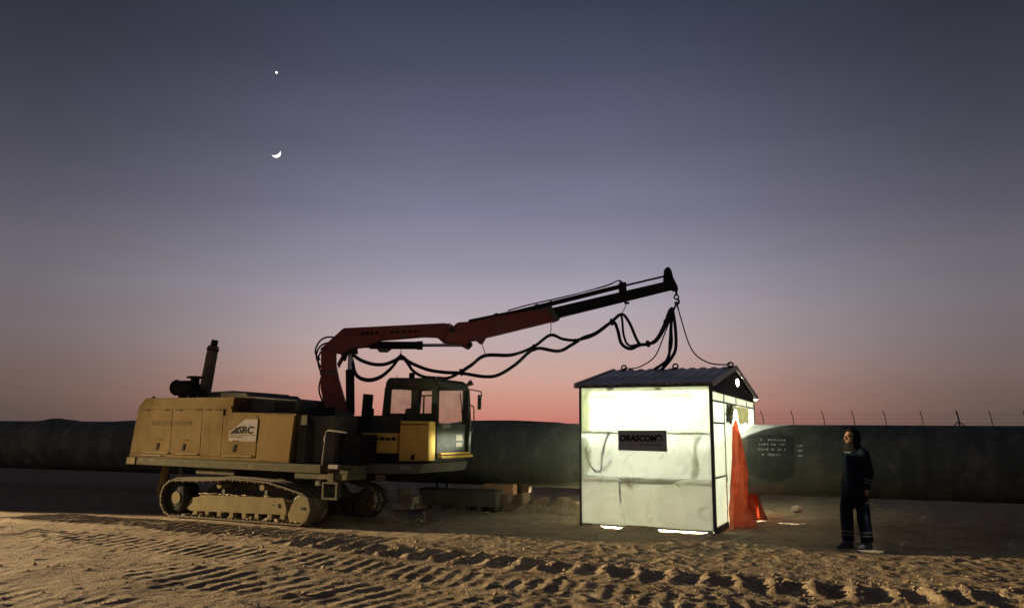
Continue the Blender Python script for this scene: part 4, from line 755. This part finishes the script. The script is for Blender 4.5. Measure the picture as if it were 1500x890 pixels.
# ================================================================== perimeter fence beyond the pipe
fence = empty('perimeter_fence', (20, 48, 0)); tag(fence, 'thin barbed wire fence on posts standing beyond the pipe at right', 'fence')
fx = [11.6, 13.55, 15.51, 17.37, 19.26, 21.12, 23.06, 25.33, 27.57, 29.59, 31.7, 33.8, 35.9]
for i, x in enumerate(fx):
    h = 3.1+.008*(x-15.5); thick = .045 if i == 8 else .024
    def fp(q):
        q.tube([(x-20, 0, 0), (x-20+.03, 0, 2.5), (x-20, 0, 2.68), (x-20-.16, -.1, h)], thick, 8)
    po = part('fence_post', M_fence, fp, fence, smooth=40)
    if i == 8: part('post_brace', M_fence, lambda q: q.tube([(x-20, 0, 2.55), (x-20+.55, 0, 2.1)], .03, 6).tube([(x-20, 0, 2.55), (x-20-.45, 0, 2.15)], .03, 6), po)
for z in (2.35, 2.6, 2.8, 2.95): part('barbed_wire', M_fence, lambda q: q.tube([(x-20-.02*(z > 2.7), -.08*(z > 2.7), z+.008*(x-15.5)-.03*(i % 2)*0) for i, x in enumerate(fx)], .006, 4), fence)

# ================================================================== person
PROT = R(197)
person = empty('person', (PERSON.x, PERSON.y, 0), PROT); tag(person, 'person in navy coverall and black hood standing before the pipe holding a torch', 'person')
def lofted(q, rings, n=18):                         # rings: (centre, rx, ry, axis-frame x, axis-frame y)
    vs = []
    for c, rx, ry, ex_, ey_ in rings:
        c = Vector(c)
        for k in range(n): t = 2*math.pi*k/n; vs.append(c+Vector(ex_)*rx*math.cos(t)+Vector(ey_)*ry*math.sin(t))
    m = len(rings); fs = [(i*n+k, i*n+(k+1) % n, (i+1)*n+(k+1) % n, (i+1)*n+k) for i in range(m-1) for k in range(n)] + [tuple(range(n-1, -1, -1)), tuple(range((m-1)*n, m*n))]
    q.add(vs, fs)
XH, YH = (1, 0, 0), (0, 1, 0)
def remeshed(q, name, m, voxel, parent, smooth_it=4):
    o = q.build(name+'_src', None); r = o.modifiers.new('r', 'REMESH'); r.mode = 'VOXEL'; r.voxel_size = voxel; s_ = o.modifiers.new('s', 'SMOOTH'); s_.iterations = smooth_it; s_.factor = .5
    dg = bpy.context.evaluated_depsgraph_get(); me = bpy.data.meshes.new_from_object(o.evaluated_get(dg)); me.name = name
    old = o.data; bpy.data.objects.remove(o); bpy.data.meshes.remove(old)
    me.materials.clear(); me.materials.append(m); me.polygons.foreach_set('use_smooth', [True]*len(me.polygons))
    o = bpy.data.objects.new(name, me); COL.objects.link(o); o.parent = parent; return o
q = MB()
lofted(q, [((-.01, 0, .82), .14, .17, XH, YH), ((-.02, 0, .95), .14, .175, XH, YH), ((-.03, 0, 1.06), .138, .17, XH, YH), ((-.045, 0, 1.2), .142, .178, XH, YH), ((-.055, 0, 1.33), .142, .188, XH, YH), ((-.06, 0, 1.42), .125, .18, XH, YH), ((-.055, 0, 1.49), .11, .14, XH, YH), ((-.045, 0, 1.55), .075, .08, XH, YH)])
for sy, foot, knee in ((1, (-.09, .10, .0), (-.06, .10, .50)), (-1, (.09, -.10, .0), (.08, -.10, .50))):
    hp = Vector((.0, .09*sy, .93)); kn_ = Vector(knee); an = Vector((foot[0]-.01, foot[1], .10))
    q.tube([hp, hp.lerp(kn_, .5), kn_+Vector((0, 0, .05)), kn_-Vector((0, 0, .06)), kn_.lerp(an, .5), kn_.lerp(an, .78), an], [.122, .112, .096, .098, .092, .088, .092], 16)
ARM = {1: ((-.07, .175, 1.42), (-.12, .205, 1.12), (-.05, .205, .88)), -1: ((-.07, -.175, 1.42), (-.08, -.205, 1.12), (.04, -.17, .90))}
for sy in (1, -1):
    a, b, c = [Vector(p) for p in ARM[sy]]
    q.tube([a+Vector((0, -.05*sy, .02)), a, a.lerp(b, .5), b, b.lerp(c, .5), c], [.075, .085, .075, .068, .062, .05], 14)
body = remeshed(q, 'coverall', M_navy, .016, person, 3)
# boots
def boot(x, y):
    q = MB(); lofted(q, [((x-.01, y, .18), .062, .058, XH, YH), ((x-.01, y, .10), .064, .058, XH, YH), ((x+.02, y, .06), .11, .056, XH, YH), ((x+.045, y, .025), .145, .055, XH, YH), ((x+.05, y, .0), .152, .057, XH, YH)], 18); remeshed(q, 'boot', M_boot, .010, person, 2)
    part('boot_sole', M_black, lambda q: lofted(q, [((x+.05, y, .006), .155, .06, XH, YH), ((x+.05, y, -.012), .152, .058, XH, YH)]), person)
boot(-.09, .10); boot(.09, -.10)
def ring(c, d, r, w, name='reflective_band'):
    c = Vector(c); d = Vector(d).normalized(); part(name, M_tape, lambda q: q.tube([c-d*w/2, c+d*w/2], r, 18), person, smooth=40)
for (x, y) in ((-.083, .10), (.087, -.10)): ring((x, y, .245), (0, 0, 1), .0955, .020); ring((x+.003, y, .195), (0, 0, 1), .0955, .020)
a, b, c = [Vector(p) for p in ARM[1]]; ring(b.lerp(c, .42), c-b, .066, .022); ring(b.lerp(c, .60), c-b, .063, .018)
part('collar_tape', M_tape, lambda q: q.tube([(.075, -.07, 1.43), (.10, 0, 1.425), (.08, .08, 1.43)], .009, 8), person, smooth=40)
# head with face, hood and scarf
q = MB(); H0 = Vector((-.01, 0, 1.645))
lofted(q, [((H0.x-.01, 0, 1.52), .055, .055, XH, YH), ((H0.x+.0, 0, 1.56), .075, .058, XH, YH), ((H0.x+.012, 0, 1.60), .088, .067, XH, YH), ((H0.x+.005, 0, 1.65), .094, .074, XH, YH), ((H0.x-.003, 0, 1.70), .094, .075, XH, YH), ((H0.x-.01, 0, 1.74), .078, .062, XH, YH), ((H0.x-.01, 0, 1.762), .04, .035, XH, YH)])
q.tube([(H0.x+.088, 0, 1.675), (H0.x+.104, 0, 1.65), (H0.x+.118, 0, 1.632), (H0.x+.10, 0, 1.622)], [.010, .014, .018, .012], 10)
q.tube([(H0.x+.08, -.045, 1.683), (H0.x+.094, 0, 1.686), (H0.x+.08, .045, 1.683)], .012, 8)
q.tube([(H0.x+.088, -.025, 1.595), (H0.x+.098, 0, 1.598), (H0.x+.088, .025, 1.595)], .010, 8); q.tube([(H0.x+.078, 0, 1.56), (H0.x+.09, 0, 1.555)], .022, 10)
for sy in (1, -1): q.blob((H0.x-.005, sy*.078, 1.645), .022, .012, .034, 3, 2, .1)
headm = remeshed(q, 'head', M_skin, .007, person, 2)
for sy in (1, -1):
    part('eye', M_white, lambda q: q.blob((H0.x+.084, sy*.030, 1.668), .011, .014, .010, 3, 2, 0), headm); part('iris', M_black, lambda q: q.blob((H0.x+.093, sy*.030, 1.668), .004, .006, .006, 3, 2, 0), headm)
part('mouth', M_ink, lambda q: q.tube([(H0.x+.094, -.022, 1.594), (H0.x+.103, 0, 1.596), (H0.x+.094, .022, 1.594)], .0035, 6), headm)
def hoodf(a, b):
    t = -math.pi+2*math.pi*a; el_ = -.95+b*(math.pi/2+.95); face = 1 if abs(t) < 1.05 and el_ < .55 else 0
    tt = t; 
    if abs(t) < 1.02: 
        if el_ < .62: tt = math.copysign(1.02, t if t else 1)
    rx, ry, rz = .128, .115, .145
    return (H0.x-.012+rx*math.cos(tt)*math.cos(el_), ry*math.sin(tt)*math.cos(el_), 1.655+rz*math.sin(el_))
part('hood', M_scarf, lambda q: q.sheet(hoodf, 56, 26), person, smooth=80, solid=.010)
q = MB(); lofted(q, [((-.045, 0, 1.45), .135, .16, XH, YH), ((-.035, 0, 1.51), .125, .13, XH, YH), ((-.025, 0, 1.555), .115, .11, XH, YH), ((-.017, 0, 1.585), .10, .098, XH, YH)]); remeshed(q, 'scarf', M_scarf, .010, person, 3)
part('spectacles', M_black, lambda q: q.tube([(H0.x-.0, .083, 1.672), (H0.x+.095, .058, 1.672), (H0.x+.108, .03, 1.67), (H0.x+.104, .0, 1.675), (H0.x+.108, -.03, 1.67), (H0.x+.095, -.058, 1.672), (H0.x, -.083, 1.672)], .006, 8), headm, smooth=40)
# hands: palm, four fingers of unequal length and a thumb closing on the grip
def hand(wrist, d, side, grip):
    q = MB(); w0 = Vector(wrist); d = Vector(d).normalized(); up_ = Vector((0, 0, 1)); sd_ = d.cross(up_).normalized()*side
    q.tube([w0-d*.03, w0+d*.01, w0+d*.055, w0+d*.085], [.030, .034, .038, .028], 12)
    for i, ln in enumerate((.030, .034, .032, .025)):
        p = w0+d*.075+up_*(.026-.017*i); q.tube([p, p+d*ln*.9+sd_*.006, p+d*ln*1.2+sd_*.028, p+d*ln*.6+sd_*.044], [.0105, .0100, .0095, .0085], 8)
    p = w0+d*.030+up_*.026; q.tube([p, p+d*.022+up_*.014+sd_*.016, p+d*.042+up_*.010+sd_*.030], [.013, .0115, .010], 8)
    return remeshed(q, 'hand', M_skin, .006, person, 1)
hand(ARM[1][2], (.35, 0, -1), 1, True); hand(ARM[-1][2], (.35, .05, -1), -1, True)
th = Vector((.02, .235, .80))
tl = empty('hand_torch', (PERSON.x, PERSON.y, 0), PROT); tag(tl, 'small lit torch held low in the hand of the person in navy', 'torch')
part('torch_barrel', M_black, lambda q: q.tube([th+Vector((.01, 0, .07)), th+Vector((-.02, 0, -.06)), th+Vector((-.025, 0, -.08)), th+Vector((-.033, 0, -.11))], [.014, .014, .022, .024], 14), tl, smooth=40)
part('torch_lens', emit_mat('torch_glow', (1, .97, .85), 4), lambda q: q.tube([th+Vector((-.0332, 0, -.1105)), th+Vector((-.0335, 0, -.112))], .019, 14), tl)
td = bpy.data.lights.new('torch_light', 'SPOT'); td.energy = 18; td.color = (1, .97, .85); td.spot_size = R(34); td.spot_blend = .6; td.shadow_soft_size = .02
to = bpy.data.objects.new('torch_light', td); COL.objects.link(to); to.parent = tl; to.location = th+Vector((-.04, 0, -.125)); to.rotation_euler = Vector((.02, .03, -1)).to_track_quat('-Z', 'Y').to_euler()

# ================================================================== moon and evening star
def sky_dir(px, py):
    c = cam.matrix_world.to_3x3(); return (c @ Vector((px-750, 445-py, -1130))).normalized()
M_moon = emit_mat('moonlight', (1, .98, .92), 1.6)
dv = sky_dir(404.5, 224.3); Dm = 4000; rm = 6.3/1130*Dm
moon = MB(); lit = Vector((.52, -.85, 0)).normalized(); tan_ = Vector((.85, .52, 0))
outer = [lit*math.cos(t)+tan_*math.sin(t) for t in [R(-96)+R(192)*k/24 for k in range(25)]]
inner = [lit*(.40*math.cos(t)-.05)+tan_*math.sin(t)*.95 for t in [R(88)-R(176)*k/18 for k in range(19)]]
ring_ = [(p.x*rm, p.y*rm) for p in outer+inner]; nn = len(ring_)
moon.add([(a, b, 0) for a, b in ring_]+[(a, b, -4) for a, b in ring_], [tuple(range(nn)), tuple(range(2*nn-1, nn-1, -1))]+[((i+1) % nn, i, i+nn, (i+1) % nn+nn) for i in range(nn)])
mo = moon.build('crescent_moon', M_moon); mo.location = Vector((0, 0, 1.7))+dv*Dm; mo.rotation_euler = (-dv).to_track_quat('Z', 'Y').to_euler(); tag(mo, 'thin bright crescent moon lying on its back in the dusk sky', 'moon')
dv = sky_dir(405, 106.5); vb = MB(); vb.blob((0, 0, 0), 5.6, 5.6, 5.6, 1, 3, 0); vo = vb.build('evening_star', M_moon, smooth=80); vo.location = Vector((0, 0, 1.7))+dv*Dm; tag(vo, 'small bright evening star high above the crescent moon', 'planet')
